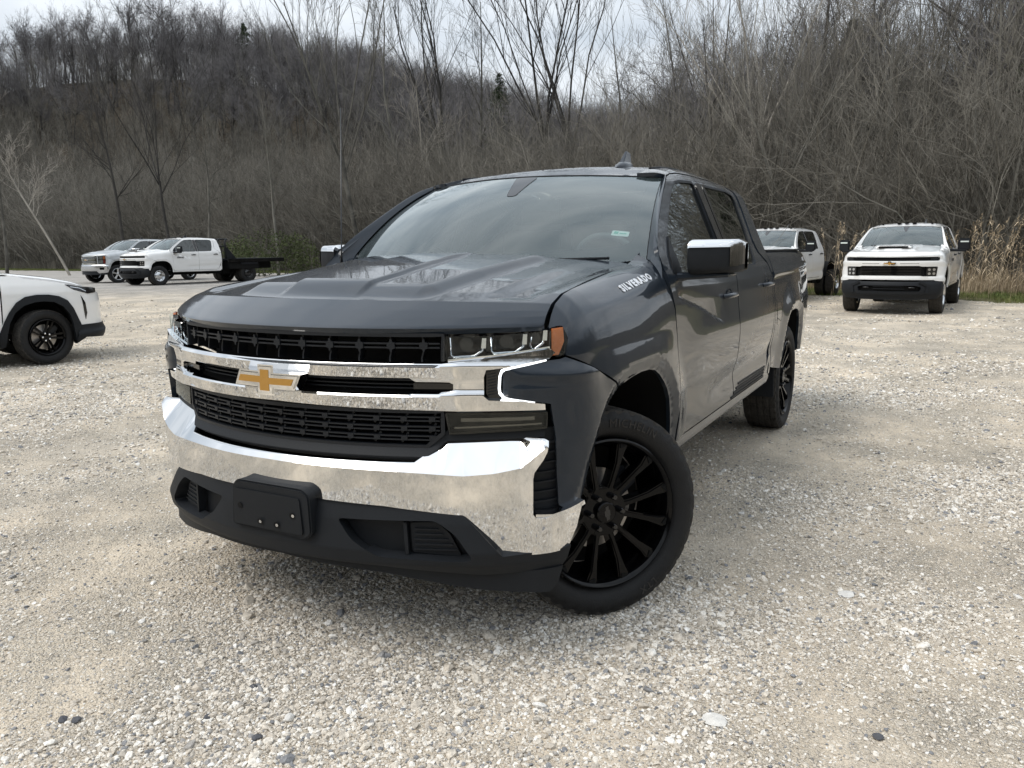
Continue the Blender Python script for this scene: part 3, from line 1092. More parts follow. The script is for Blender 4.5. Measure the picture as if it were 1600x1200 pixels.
    # painted corners
    cp = [(.833, 1.048), (.840, 1.060), (.885, 1.070), (.985, 1.091), (1.028, 1.094), (1.046, 1.099), (1.16, 1.055), (1.30, .993), (1.415, .938)] + [p for p in ARCH_F[::-1] if p[0] <= 1.36] + [(1.10, .580), (1.030, .582), (1.017, .59), (1.005, .834), (.987, .948), (.90, .963), (.838, .970), (.832, .98)]
    cc = both('bumper_corner', cp, Wf(corner_off), .011, P, t, thick=.02, creases=[arch_off(ARCH_F, -.0625)])
    # head lamps, daytime strip, signal lamps
    for sg in (1, -1):
        mir = sg < 0
        hl = bpy.data.objects.new('headlight', None)
        link(hl, t)
        HO = [(.640, 1.174), (.80, 1.176), (1.0, 1.190), (1.055, 1.198), (1.058, 1.15), (1.040, 1.105), (1.015, 1.10), (.99, 1.130), (.63, 1.090)]
        panel('lamp_housing', HO, Wc(-.075), .03, M['gloss_black'], hl, thick=0, mirror=mir)
        for a in (.655, .792, .925):
            b = a + (.128 if a < .9 else .065)
            z0 = 1.102 + (a - .65) * .085
            # reflector bowl and lens of each lamp
            panel('reflector', [(a + .008, z0 + .01), (b - .008, z0 + .014), (b - .008, 1.176), (a + .008, 1.174)], lambda s, z, a=a, b=b: W(s, z, -.065 + .04 * ((s - (a + b) / 2) / (b - a) * 2) ** 2), .012, M['gloss_black'], hl, thick=0, mirror=mir)
            c_ = ((a + b) / 2 - .01, 1.143 + (a - .65) * .06)
            prism('projector', [(sg * (c_[0] + .024 * math.cos(q * pi / 8)), c_[1] + .022 * math.sin(q * pi / 8)) for q in range(16)], W1(-.040), .02, M['gloss_black'], hl, bev=.004)
            tube('chrome_bracket', [tuple(W(sg * s_, z_, -.020)) for s_, z_ in ((a + .004, 1.168), (a + .002, z0 + .008), (a + .012, z0), (b - .045, z0 + .004), (b - .018, z0 + .022), (b - .012, z0 + .058))], .0045, M['chrome'], hl, n=6)
            prism('chrome_tab', [(sg * (b - .022), z0 + .030), (sg * (b - .006), z0 + .030), (sg * (b - .004), z0 + .064), (sg * (b - .018), z0 + .064)], W1(-.012), .02, M['chrome'], hl)
        ribbon_box('chrome_sill', [(sg * .65, 1.092), (sg * .82, 1.108), (sg * .992, 1.132)], W1(-.004), .010, .03, M['chrome'], hl)
        panel('side_reflector', [(1.004, 1.194), (1.046, 1.198), (1.050, 1.150), (1.028, 1.106), (1.002, 1.104)], Wc(-.012), .01, M['amber'], hl, thick=.01, mirror=mir)
        panel('lamp_lens', HO, Wc(.002), .02, M['lens'], hl, thick=0, mirror=mir)
        dl = ribbon_box('daytime_lamp', [(sg * .978, 1.093), (sg * .91, 1.078), (sg * .85, 1.066), (sg * .829, 1.056), (sg * .823, 1.040), (sg * .820, 1.0), (sg * .822, .982), (sg * .834, .968), (sg * .89, .959), (sg * .94, .955)], W1(.003), .0085, .02, M['drl'], t)
        ind = panel('indicator', round_poly([(.778, 1.058), (.822, 1.066), (.818, 1.0), (.826, .964), (.785, .966), (.776, .98)], .006), Wc(-.008), .02, M['gloss_black'], t, thick=.02, mirror=mir)
        for k in range(9):
            z = .975 + k * .010
            ribbon_box('indicator_rib', [(sg * .781, z), (sg * .812, z + .006)], W1(-.004), .003, .006, M['plastic_grey'], ind)
        fl = panel('signal_lamp', [(.636, .918), (.985, .917), (.984, .860), (.92, .852), (.648, .840)], Wc(-.035), .03, M['plastic_grey'], t, thick=0, mirror=mir)
        ribbon_box('lamp_bezel', [(sg * .640, .914), (sg * .980, .913), (sg * .979, .862), (sg * .652, .845), (sg * .640, .914)], W1(.0), .007, .035, M['gloss_black'], fl)
        ribbon_box('lamp_reflector', [(sg * .69, .888), (sg * .94, .892)], W1(-.018), .012, .012, M['chrome_dull'], fl)
        for k in range(22):
            s_ = .690 + k * .0095
            ribbon_box('lamp_louvre', [(sg * s_, .896), (sg * s_, .884)], W1(-.012), .003, .010, M['chrome_dull'], fl)
        ribbon_box('lamp_reflector', [(sg * .665, .862), (sg * .965, .874)], W1(-.012), .006, .012, M['chrome_dull'], fl)
        panel('lamp_cover', [(.640, .916), (.982, .915), (.981, .861), (.92, .854), (.650, .843)], Wc(.002), .03, M['smoke_lens'], fl, thick=0, mirror=mir)

def rr_section(cx, y, cz, dx, dz, p=5, n=28):
    o = []
    for k in range(n):
        a = 2 * pi * k / n
        ca, sa = math.cos(a), math.sin(a)
        o.append((cx + dx * math.copysign(abs(ca) ** (2 / p), ca), y, cz + dz * math.copysign(abs(sa) ** (2 / p), sa)))
    return o

def loft(name, secs, material, parent, pick=None, scale=0, angle=40):
    n = len(secs[0])
    bm = bmesh.new()
    V = [[bm.verts.new(p) for p in s_] for s_ in secs]
    for a, b in zip(V[:-1], V[1:]):
        for i in range(n):
            c_ = (Vector(secs[0][0]))
            mid = (a[i].co + a[(i + 1) % n].co + b[i].co + b[(i + 1) % n].co) / 4
            if pick is None or pick(mid):
                bm.faces.new([a[i], a[(i + 1) % n], b[(i + 1) % n], b[i]])
    if pick is None or pick(sum((v.co for v in V[0]), Vector()) / n):
        bm.faces.new(V[0][::-1])
    if pick is None or pick(sum((v.co for v in V[-1]), Vector()) / n):
        bm.faces.new(V[-1])
    bmesh.ops.delete(bm, geom=[v for v in bm.verts if not v.link_faces], context='VERTS')
    bmesh.ops.recalc_face_normals(bm, faces=bm.faces[:])
    return bm_obj(name, bm, material, parent, angle=angle)

def mirror_ld(t, P, sg):
    """door mirror with bright cap; sg +1 driver side"""
    mir = bpy.data.objects.new('door_mirror', None)
    link(mir, t)
    ys = np.linspace(1.022, 1.243, 24)
    def secs(grow=0, z0=1.332, z1=1.488):
        o = []
        for y in ys:
            xf = np.interp(y, [1.02, 1.03, 1.10, 1.17, 1.205, 1.225, 1.238, 1.243], [-.72, -.690, -.712, -.745, -.775, -.815, -.87, -.90])
            xb = np.interp(y, [1.02, 1.03, 1.23, 1.243], [-.90, -.93, -.985, -.965])
            e = np.interp(y, [1.022, 1.035, 1.225, 1.243], [.75, 1, 1, .80])
            zb = z0 + .010 * (y - 1.03) / .2
            o.append(rr_section((xf + xb) / 2, y * sg, (zb + z1) / 2, (xf - xb) / 2 * (.93 + .07 * e) + grow, (z1 - zb) / 2 * e + grow))
        return o
    loft('mirror_housing', secs(), M['plastic'], mir)
    y_ = lambda p: abs(p.y)
    loft('mirror_cap', secs(.006), M['chrome'], mir, pick=lambda p: p.z > 1.456 or (y_(p) > 1.206 and p.z > 1.392 and p.x > -.99))
    def q(x, y, z):
        return (x, y * sg, z)
    A = [q(-.70, .955, 1.305), q(-.70, .955, 1.345), q(-.92, .955, 1.345), q(-.92, .955, 1.305)]
    B = [q(-.80, 1.20, 1.322), q(-.80, 1.20, 1.345), q(-.97, 1.20, 1.345), q(-.97, 1.20, 1.322)]
    hexa('mirror_arm', A + B, P, mir, bev=.010)
    hexa('mirror_glass', [q(-.972, 1.06, 1.36), q(-.972, 1.06, 1.47), q(-.976, 1.06, 1.47), q(-.976, 1.06, 1.36), q(-.987, 1.21, 1.365), q(-.987, 1.21, 1.47), q(-.991, 1.21, 1.47), q(-.991, 1.21, 1.365)], M['chrome'], mir, bev=0)

def mirror_hd(t, P, sg):
    def q(x, y, z):
        return (x, y * sg, z)
    mir = bpy.data.objects.new('towing_mirror', None)
    link(mir, t)
    A = [q(-.74, 1.12, 1.29), q(-.74, 1.12, 1.56), q(-.86, 1.13, 1.56), q(-.86, 1.13, 1.29)]
    B = [q(-.80, 1.36, 1.29), q(-.80, 1.36, 1.56), q(-.90, 1.36, 1.56), q(-.90, 1.36, 1.29)]
    hexa('mirror_housing', A + B, M['plastic'], mir, bev=.03)
    hexa('mirror_lamp', [q(-.748, 1.17, 1.47), q(-.748, 1.17, 1.50), q(-.76, 1.17, 1.50), q(-.76, 1.17, 1.47), q(-.785, 1.33, 1.47), q(-.785, 1.33, 1.50), q(-.80, 1.33, 1.50), q(-.80, 1.33, 1.47)], M['paper'], mir, bev=.003)
    A = [q(-.66, .93, 1.27), q(-.66, .93, 1.33), q(-.84, .93, 1.33), q(-.84, .93, 1.27)]
    B = [q(-.76, 1.30, 1.27), q(-.76, 1.30, 1.315), q(-.87, 1.30, 1.315), q(-.87, 1.30, 1.27)]
    hexa('mirror_arm', A + B, M['plastic'], mir, bev=.012)
    rbox('mirror_foot', q(-.70, .97, 1.19), (.12, .06, .14), M['plastic'], mir, bev=.02)

DOOR_F = [(2.195, .565), (2.190, .80), (2.193, 1.05), (2.170, 1.18), (2.120, 1.29), (2.118, 1.36), (2.155, 1.455), (2.28, 1.545), (2.44, 1.640), (2.60, 1.730), (2.735, 1.797), (2.83, 1.838), (2.95, 1.866), (3.08, 1.880), (3.405, 1.886), (3.405, .565)]
WIN_F = [(2.245, 1.345), (2.29, 1.437), (2.40, 1.530), (2.55, 1.625), (2.72, 1.727), (2.80, 1.770), (2.89, 1.800), (3.01, 1.815), (3.275, 1.826), (3.285, 1.33), (2.60, 1.325)]
DOOR_R = [(3.417, .565), (3.417, 1.886), (4.10, 1.884), (4.235, 1.868), (4.305, 1.835), (4.30, 1.70), (4.255, 1.50), (4.28, 1.42), (4.40, 1.36), (4.475, 1.27), (4.485, 1.0), (4.470, .80), (4.42, .68), (4.33, .565)]
WIN_R = [(3.475, 1.335), (3.475, 1.822), (4.06, 1.822), (4.19, 1.805), (4.215, 1.76), (4.17, 1.55), (4.10, 1.39), (4.05, 1.345)]
BLACKB = [(3.285, 1.33), (3.275, 1.828), (3.475, 1.826), (3.475, 1.33)]

def cabin(t, P, fine=1.0, privacy=True, marker_lights=False, seats=True, crew=True):
    f = fine
    # doors with frames
    for nm, O, H in (('front_door', DOOR_F, WIN_F), ('rear_door', DOOR_R, WIN_R)):
        for sg in (1, -1):
            mir = sg < 0
            def fn(s, v):
                p = cab(s, v)
                # window surround sits a little deeper than the skin
                d = smooth(1.34, 1.36, v) * .006
                p[:, 1] -= d
                return p
            hole = round_poly(H, .03)
            d = panel(nm, O, fn, .022 * f, P, t, thick=.02, holes=[hole], mirror=mir, creases=[DOOR_CR, [(q, z + .018) for q, z in DOOR_CR]] if nm == 'front_door' and f < 1.2 else [])
            # rubber seal round the glass + glass
            hp = [(a, b) for a, b in hole]
            sl = ribbon_box('window_seal', [(a * sg, b) for a, b in hp + hp[:1]], lambda a, b, o, sg=sg: (body(np.array([abs(a)]), np.array([min(b, 1.84)]), ())[0] - [0, .008, 0]) * [1, sg, 1] + np.array([0, o * sg, 0]), .014, .014, M['plastic'], d)
            gm = M['door_glass'] if nm == 'front_door' else M['privacy']
            panel('window', hp, lambda s, v: body(s, v, ()) - [0, .016, 0], .05 * f, gm, d, thick=0, mirror=mir)
            # handle
            hs, hz = (3.17, 1.192) if nm == 'front_door' else (4.26, 1.208)
            hb = body(np.array([hs]), np.array([hz]), ())[0]
            x, y, z = hb
            pts = [(x + .105, y * 1 - .004, z - .004), (x + .085, y + .022, z), (x + .02, y + .034, z + .003), (x - .05, y + .034, z + .003), (x - .085, y + .022, z + .002), (x - .105, y - .004, z)]
            tb = tube('door_handle', [(a, b * sg, c_) for a, b, c_ in smooth_poly3(pts)], .0135 if P is M['grey_paint'] else .014, P if P is M['grey_paint'] else M['plastic'], d, n=10)
            cup = lathe('handle_cup', [(.0005, .045), (-.006, .036), (-.010, .02), (-.011, .001)], P if P is M['grey_paint'] else M['plastic'], d, n=24, mt=Matrix.Translation((x - .01, (y + .002) * sg, z + .002)) @ Matrix.Diagonal((1.3, sg, .75, 1)))
    for sg in (1, -1):
        mir = sg < 0
        # black B pillar cover between the windows
        panel('pillar_cover', [(3.292, 1.335), (3.283, 1.822), (3.400, 1.824), (3.400, 1.335)], lambda s, v: body(s, v, ()) + [0, .004, 0], .05, M['gloss_black'], t, thick=.01, mirror=mir)
        panel('pillar_cover', [(3.420, 1.335), (3.420, 1.824), (3.468, 1.824), (3.468, 1.335)], lambda s, v: body(s, v, ()) + [0, .004, 0], .05, M['gloss_black'], t, thick=.01, mirror=mir)
        panel('mirror_sail', [(2.225, 1.342), (2.27, 1.425), (2.375, 1.512), (2.365, 1.42), (2.35, 1.338)], lambda s, v: body(s, v, ()) + [0, .002, 0], .03, M['plastic'], t, thick=.012, mirror=mir)
        # roof rail (above the doors) + rear corner pillar
        rail = [(2.842, 1.856), (2.96, 1.880), (3.09, 1.894), (4.10, 1.898), (4.245, 1.882), (4.318, 1.846), (4.313, 1.70), (4.268, 1.50), (4.292, 1.425), (4.41, 1.366), (4.487, 1.28), (4.535, 1.28), (4.530, 1.60), (4.50, 1.78), (4.47, 1.86), (4.47, 2.0), (2.765, 2.0), (2.785, 1.94), (2.815, 1.885)]
        panel('roof_rail', rail, cab, .022 * f, P, t, thick=.02, mirror=mir)
        # A pillar: from the screen edge to the door frame edge
        inner = [windscreen(np.array([.832 * 1.0]), np.array([tt]))[0] for tt in np.linspace(-.12, 1.0, 15)]
        do = densify([(2.03, 1.32), (2.107, 1.40), (2.147, 1.462), (2.272, 1.554), (2.432, 1.649), (2.592, 1.739), (2.727, 1.806), (2.82, 1.848), (2.86, 1.862)], .02, False)
        do = np.array(do)
        L = np.r_[0, np.cumsum(np.linalg.norm(np.diff(do, axis=0), axis=1))]
        L /= L[-1]
        dd = np.stack([np.interp(np.linspace(0, 1, 15), L, do[:, i]) for i in (0, 1)], 1)
        outer = cab(dd[:, 0], dd[:, 1])
        inner = np.array(inner) + [0, .012, .004]
        def pil(U, V, inner=inner, outer=outer):
            a = np.stack([np.interp(V, np.linspace(0, 1, 15), inner[:, i]) for i in range(3)], -1)
            b = np.stack([np.interp(V, np.linspace(0, 1, 15), outer[:, i]) for i in range(3)], -1)
            c_ = a + (b - a) * U[:, None]
            bulge = np.array([.35, .55, .75]) * (.012 * 4 * U * (1 - U))[:, None]
            return c_ + bulge
        panel('front_pillar', [(0, 0), (1, 0), (1, 1), (0, 1)], pil, .07, P, t, thick=0, mirror=mir, ref=(-2, 0, 1.2))
        # rocker
        panel('rocker_panel', [(2.165, .49), (2.20, .555), (4.34, .555), (4.40, .62), (4.46, .70), (4.50, .70), (4.52, .55), (4.44, .49)], lambda s, v: W(s, v, np.interp(v, [.48, .50, .53, .555], [-.03, .0, .006, -.004])), .03, P, t, thick=.04, mirror=mir)
        panel('cab_corner', [(4.490, .56), (4.492, 1.268), (4.538, 1.268), (4.538, .56)], lambda s, v: body(s, v), .025, P, t, thick=.02, mirror=mir)
    # roof and glass
    panel('roof', [(0, -1), (1, -1), (1, 1), (0, 1)], roof, .03, P, t, thick=.01)
    for sg in (1, -1):
        tube('roof_ditch', [(S0 - s_, .600 * sg, float(cab(np.array([s_]), np.array([2.0]))[0][2]) + .001) for s_ in np.linspace(2.97, 4.46, 20)], .007, M['plastic'], t, n=6)
    panel('windscreen_band', [(-.838, -.12), (.838, -.12), (.838, 1.0), (-.838, 1.0)], lambda a, b: windscreen(a, b) - [0.004, 0, .004], .04, M['gloss_black'], t, thick=0, holes=[round_poly([(-.775, .03), (.775, .03), (.775, .972), (-.775, .972)], .09, 6)])
    panel('windscreen', [(-.838, -.12), (.838, -.12), (.838, 1.0), (-.838, 1.0)], windscreen, .04, M['windscreen'], t, thick=0)
    tr = ribbon_fn('windscreen_trim', [tuple(windscreen(np.array([y_]), np.array([1.0]))[0] + np.array([-.002, 0, .001])) for y_ in np.linspace(-.83, .83, 40)], .004, M['plastic'], t)
    panel('sensor_cover', round_poly([(-.03, .985), (.12, .985), (.085, .66), (.03, .66)], .03), lambda a, b: windscreen(a, b) + [.001, 0, .002], .04, M['gloss_black'], t, thick=0)
    # cowl
    panel('cowl', [(-.80, 0), (.80, 0), (.80, 1), (-.80, 1)], lambda y_, v: np.stack([-.42 - .40 * y_ ** 2 + .16 - .16 * v - .02, y_, 1.365 - .012 * y_ ** 2 + .012 * v], -1), .06, M['plastic'], t, thick=0)
    for y0, y1 in ((.70, .06), (.02, -.60)):
        tube('wiper', [tuple(windscreen(np.array([y_]), np.array([tt]))[0] + np.array([.02, 0, .006])) for y_, tt in ((y0, -.09), (y0 * .8 + y1 * .2, -.075), (y0 * .5 + y1 * .5, -.06), (y1, -.05))], .007, M['plastic'], t, n=6)
    # back wall with window
    panel('cab_back', [(.90, 0), (.90, .62), (.775, .90), (.62, 1), (-.62, 1), (-.775, .90), (-.90, .62), (-.90, 0)], lambda y_, v: np.stack([-2.985 + .05 * smooth(.5, 1, v), y_, .60 + 1.27 * v], -1), .05, P, t, thick=.02, holes=[round_poly([(-.66, .66), (.66, .66), (.62, .92), (-.62, .92)], .05)], ref=(-2, 0, 1.2))
    panel('rear_window', round_poly([(-.67, .65), (.67, .65), (.63, .93), (-.63, .93)], .05), lambda y_, v: np.stack([-2.975 + .05 * smooth(.5, 1, v), y_, .60 + 1.27 * v], -1), .1, M['privacy'], t, thick=0)
    # fin aerial
    fa = bpy.data.objects.new('roof_fin', None)
    link(fa, t)
    fy = .36
    fx = -1.66
    fz = 1.922
    bm = bmesh.new()
    secs = []
    for k, (x, wy, h) in enumerate(((.115, .004, .004), (.08, .030, .026), (.03, .042, .042), (-.04, .044, .050), (-.09, .036, .040), (-.13, .006, .008))):
        secs.append([bm.verts.new((fx + x, fy + wy * math.cos(a), fz - .006 + h * math.sin(a))) for a in np.linspace(0, pi, 9)])
    for a, b in zip(secs[:-1], secs[1:]):
        for i in range(8):
            bm.faces.new([a[i], a[i + 1], b[i + 1], b[i]])
    bmesh.ops.recalc_face_normals(bm, faces=bm.faces[:])
    bm_obj('fin_base', bm, P if P is M['grey_paint'] else M['gloss_black'], fa, angle=60)
    hexa('fin_blade', [(fx + .05, fy - .016, fz + .02), (fx - .085, fy - .018, fz + .02), (fx - .085, fy + .018, fz + .02), (fx + .05, fy + .016, fz + .02), (fx - .035, fy - .008, fz + .100), (fx - .090, fy - .008, fz + .092), (fx - .090, fy + .008, fz + .092), (fx - .035, fy + .008, fz + .100)], P if P is M['grey_paint'] else M['gloss_black'], fa, bev=.004)
    if marker_lights:
        for k, y_ in enumerate((-.52, -.16, 0, .16, .52)):
            rbox('marker_lamp', (-1.36 - .3 * y_ * y_, y_, 1.925 - .03 * abs(y_)), (.09, .10 if abs(y_) < .5 else .05, .035), M['gloss_black'], t, bev=.012)
    # interior
    rbox('dashboard', (-1.00, 0, 1.22), (.50, 1.50, .30), M['interior'], t, bev=.08, seg=3)
    if seats:
        for y_ in (-.42, .42):
            st = bpy.data.objects.new('seat', None)
            link(st, t)
            rbox('cushion', (-1.75, y_, .98), (.52, .54, .18), M['interior'], st, bev=.06, seg=3)
            rbox('backrest', (-2.05, y_, 1.30), (.15, .52, .66), M['interior'], st, bev=.06, seg=3, rot=Euler((0, -.22, 0)).to_matrix())
            rbox('headrest', (-2.13, y_, 1.68), (.10, .28, .18), M['interior'], st, bev=.04, seg=3)
        rbox('rear_bench', (-2.72, 0, 1.28), (.16, 1.36, .70), M['interior'], t, bev=.05, rot=Euler((0, -.15, 0)).to_matrix())
        th = np.linspace(0, 2 * pi, 33)[:-1]
        tilt = Euler((0, R(-62), 0)).to_matrix()
        sw = [Vector((-1.28, .42, 1.36)) + tilt @ Vector((.19 * math.cos(a), .19 * math.sin(a), 0)) for a in th]
        tube('steering_wheel', sw, .016, M['interior'], t, closed=True)
        rbox('steering_boss', (-1.27, .42, 1.35), (.10, .13, .09), M['interior'], t, bev=.03, rot=tilt)
        rbox('rear_mirror', (-1.30, 0, 1.70), (.02, .24, .07), M['interior'], t, bev=.01)
    rbox('cab_floor', (-1.75, 0, .62), (2.4, 1.80, .12), M['void'], t, bev=0)
    for sg in (1, -1):
        rbox('pillar_filler', (-.69, .86 * sg, 1.27), (.14, .07, .20), P, t, bev=.02)
    rbox('firewall', (-.80, 0, .95), (.06, 1.7, .60), M['void'], t, bev=0)
    panel('headliner', [(0.03, -1), (.98, -1), (.98, 1), (.03, 1)], lambda a, b: roof(a, b) - [0, 0, .03], .2, M['interior_light'], t, thick=0)

def smooth_poly3(pts, n=4):
    P = [Vector(p) for p in pts]
    k = len(P)
    o = []
    for i in range(k - 1):
        p0, p1, p2, p3 = (P[min(max(i + j, 0), k - 1)] for j in (-1, 0, 1, 2))
        for q in range(n):
            t = q / n
            o.append(tuple(.5 * ((2 * p1) + (-p0 + p2) * t + (2 * p0 - 5 * p1 + 4 * p2 - p3) * t * t + (-p0 + 3 * p1 - 3 * p2 + p3) * t ** 3)))
    o.append(tuple(P[-1]))
    return o

def ribbon_fn(name, pts, r, material, parent):
    return tube(name, pts, r, material, parent, n=6)

def fender_panel(t, P, f=1.0):
    O = [(1.062, fv(1.062, 1.200)), (1.067, fv(1.067, 1.160)), (1.050, 1.105), (1.17, 1.060), (1.31, .998), (1.424, .944)] + [p for p in ARCH_F if p[0] >= 1.44] + [(2.155, .49), (2.184, .50), (2.182, .80), (2.185, 1.05), (2.162, fv(2.162, 1.18)), (2.112, fv(2.112, 1.29)), (2.108, fv(2.108, 1.35)), (2.14, fv(2.14, 1.43)), (2.155, 1.400), (2.06, 1.397), (1.6, 1.394), (1.25, 1.393), (1.10, 1.392), (1.03, 1.390), (1.0, 1.388), (1.003, fv(1.003, 1.193)), (1.03, fv(1.03, 1.198))]
    # front nose of the fender: v runs 1.198..1.4 between lamp and seam
    return both('fender', O, fender, .016 * f, P, t, thick=.018, creases=[arch_off(ARCH_F, -.0625), arch_off(ARCH_F, -.012)] if f < 1.2 else [])

def bed(t, P, f=1.0):
    O = [(4.550, .60), (4.550, 1.375), (4.552, 1.405), (4.575, 1.428), (4.62, 1.435), (6.38, 1.435), (6.44, 1.42), (6.462, 1.395), (6.470, 1.10), (6.47, .62), (6.05, .58), (5.80, .585)] + ARCH_R[::-1] + [(4.80, .56)]
    def bf(s, v):
        p = body(s, v, (ARCH_F, ARCH_R))
        k = smooth(1.385, 1.435, v)
        p[:, 1] -= .030 * k ** 2
        c_ = .010 * np.exp(-((v - (1.262 + .022 * (s - 4.5))) / .018) ** 2)
        p[:, 1] += c_
        return p
    for sg in (1, -1):
        b = panel('bed_side', O, bf, .020 * f, P, t, thick=.02, mirror=sg < 0, creases=[arch_off(ARCH_R, -.0625)] if f < 1.2 else [])
        panel('taillight', [(6.435, .98), (6.435, 1.36), (6.478, 1.36), (6.478, .98)], lambda s, v: W(s, v, -.002), .02, M['red_lens'], t, thick=.03, mirror=sg < 0)
        rbox('bed_rail', (-3.96, .90 * sg, 1.432), (1.80, .05, .012), M['plastic'], t, bev=.006)
        if sg > 0:
            ribbon_box('fuel_door_seam', round_poly([(4.62, .90), (4.60, 1.06), (4.80, 1.06), (4.80, .92)], .03) + [(4.62, .95)], lambda a, b_, o: W(a, b_, .0145 * math.exp(-((b_ - .98) / .12) ** 2) - .0008 + o).ravel(), .003, .003, M['void'], b)
    rbox('bed_floor', (-3.93, 0, .92), (1.90, 1.75, .05), M['plastic'], t, bev=0)
    rbox('bed_front', (-3.02, 0, 1.15), (.05, 1.80, .52), P, t, bev=.01)
    rbox('tailgate', (-4.90, 0, 1.12), (.05, 1.56, .56), P, t, bev=.02)
    rbox('rear_bumper', (-5.02, 0, .72), (.20, 1.86, .17), M['chrome'], t, bev=.03)

def underbody(t, wb=-3.745):
    rbox('frame_rail', (-2.0, .48, .44), (4.9, .09, .16), M['void'], t, bev=0)
    rbox('frame_rail', (-2.0, -.48, .44), (4.9, .09, .16), M['void'], t, bev=0)
    rbox('engine_undertray', (.15, 0, .62), (1.0, 1.30, .55), M['void'], t, bev=0)
    rbox('rear_axle', (wb, 0, .40), (.14, 1.5, .14), M['void'], t, bev=.04)
    for sg in (1, -1):
        for c_, A in (((0.0, .0), ARCH_F), ((wb, 0), ARCH_R)):
            pts = [(S0 - a, b) for a, b in A]
            bm = bmesh.new()
            for k in range(len(pts) - 1):
                (x0, z0), (x1, z1) = pts[k], pts[k + 1]
                v = [bm.verts.new(p) for p in ((x0, .995 * sg, z0 + .012), (x1, .995 * sg, z1 + .012), (x1, .60 * sg, z1 + .02), (x0, .60 * sg, z0 + .02))]
                bm.faces.new(v)
            bmesh.ops.remove_doubles(bm, verts=bm.verts[:], dist=1e-4)
            bm_obj('wheel_liner', bm, M['void'], t)
            rbox('wheel_liner', ((pts[0][0] + pts[-1][0]) / 2, .62 * sg, .68), (1.06, .03, .66), M['void'], t, bev=0)

def build_main():
    P = M['grey_paint']
    t = thing('pickup_truck', 'dark grey metallic crew cab pickup with chrome bumper and gold badge, standing alone in front', 'pickup truck')
    front_ld(t, P)
    panel('hood', [(0, -.993), (0, .993), (1, .993), (1, -.993)], lambda u, y: hood(u, y), .0125, P, t, thick=.03, creases=[[(.015, -.98), (.015, .98)], [(.16, -.72), (.16, .72)]])
    fender_panel(t, P)
    cabin(t, P)
    bed(t, P)
    underbody(t)
    for sg in (1, -1):
        mirror_ld(t, P, sg)
        rbox('mud_flap', (-3.20, .86 * sg, .50), (.02, .27, .32), M['plastic'], t, bev=.005, rot=Euler((0, .12, 0)).to_matrix())
    # cowl-side mast aerial on the passenger fender
    tube('mast_aerial', [(-.55, -.86, 1.36), (-.555, -.86, 1.45), (-.60, -.86, 2.217)], [.011, .004, .0028], M['gloss_black'], t, n=6)
    # badge lettering on both fenders
    V, F = text_mesh('SILVERADO', .078, .0015, bold=.0042, spacing=1.30)
    M['badge_metal'] = mat('bright_badge_metal', (.85, .85, .86), .38, metal=.75)
    wtx = V[:, 0].max()
    for sg in (1, -1):
        s_ = 1.635 + V[:, 0] / wtx * .345 if sg > 0 else 1.98 - V[:, 0] / wtx * .345
        v_ = 1.262 + V[:, 1] * .56
        base = fender(s_, v_)
        e = 1e-3
        n_ = np.cross(fender(s_ + e, v_) - base, fender(s_, v_ + e) - base)
        n_ /= np.linalg.norm(n_, axis=1)[:, None]
        n_ *= np.where(n_[:, 1:2] < 0, -1, 1)
        P3 = base + n_ * (.002 + np.maximum(V[:, 2:3], 0) * .8)
        if sg < 0:
            P3 = P3 * [1, -1, 1]
        mesh_obj('badge_lettering', P3.tolist(), F, M['badge_metal'], t)
    # inspection sticker low in the driver's corner of the screen
    st = panel('windscreen_sticker', round_poly([(.676, .148), (.752, .120), (.755, .172), (.680, .200)], .008), lambda a, b: windscreen(a, b) - [.003, 0, .003], .03, M['paper'], t, thick=0)
    panel('sticker_print', [(.688, .160), (.706, .154), (.708, .178), (.690, .185)], lambda a, b: windscreen(a, b) - [.0015, 0, .0015], .03, M['sticker_green'], st, thick=0)
    panel('sticker_print', [(.712, .156), (.742, .146), (.743, .153), (.713, .164)], lambda a, b: windscreen(a, b) - [.0015, 0, .0015], .03, M['sticker_green'], st, thick=0)
    # white figure 7 just inside the driver's window
    V, F = text_mesh('7', .17, .001, bold=.006)
    mesh_obj('window_number', [(-1.10 - a * 1.5, .835, 1.455 + b * .75) for a, b, c_ in V], F, M['paper'], t)
    # rocker step trim
    for sg in (1, -1):
        for k in range(4):
            ribbon_box('step_trim', [(sg * (3.35 + k * .06), .574 + k * .020), (sg * (4.30 + k * .01), .574 + k * .020)], lambda a, b, o: (body(np.array([abs(a)]), np.array([b]), ())[0] + [0, .004 + o, 0]) * [1, 1 if a > 0 else -1, 1], .013, .01, M['plastic'], t)
    wl = wheel(t, (0, .865, .417), steer=R(38.3), camber=R(2.4))
    arc_text('MICHELIN', .366, -.30, .046, .1378, wl, M['tread'])
    arc_text('LTX', .366, pi + .5, .042, .1372, wl, M['tread'])
    wheel(t, (0, -.865, .417), steer=R(36), camber=R(1.5), side=-1)
    wheel(t, (-3.745, .865, .417))
    wheel(t, (-3.745, -.865, .417), side=-1)
    return t

MAIN = build_main()
# ------------------------------------------------------------------ ground
def edge_x(y):
    """x of the forest edge (forest lies beyond, towards -x)"""
    return float(np.interp(y, [-160, -110, -75, -60, -45, -30, -18, -8, 0, 6, 12, 24, 60], [-24, -36, -40, -39, -38, -36, -31.5, -29, -26.5, -25, -23.5, -20, -10]))
def edge_xv(y):
    return np.interp(y, [-160, -110, -75, -60, -45, -30, -18, -8, 0, 6, 12, 24, 60], [-24, -36, -40, -39, -38, -36, -31.5, -29, -26.5, -25, -23.5, -20, -10])

def grass_w(y):
    return np.interp(y, [-60, -30, -10, -2, 8, 30], [2.2, 2.2, 2.6, 4.6, 5.0, 5.0])

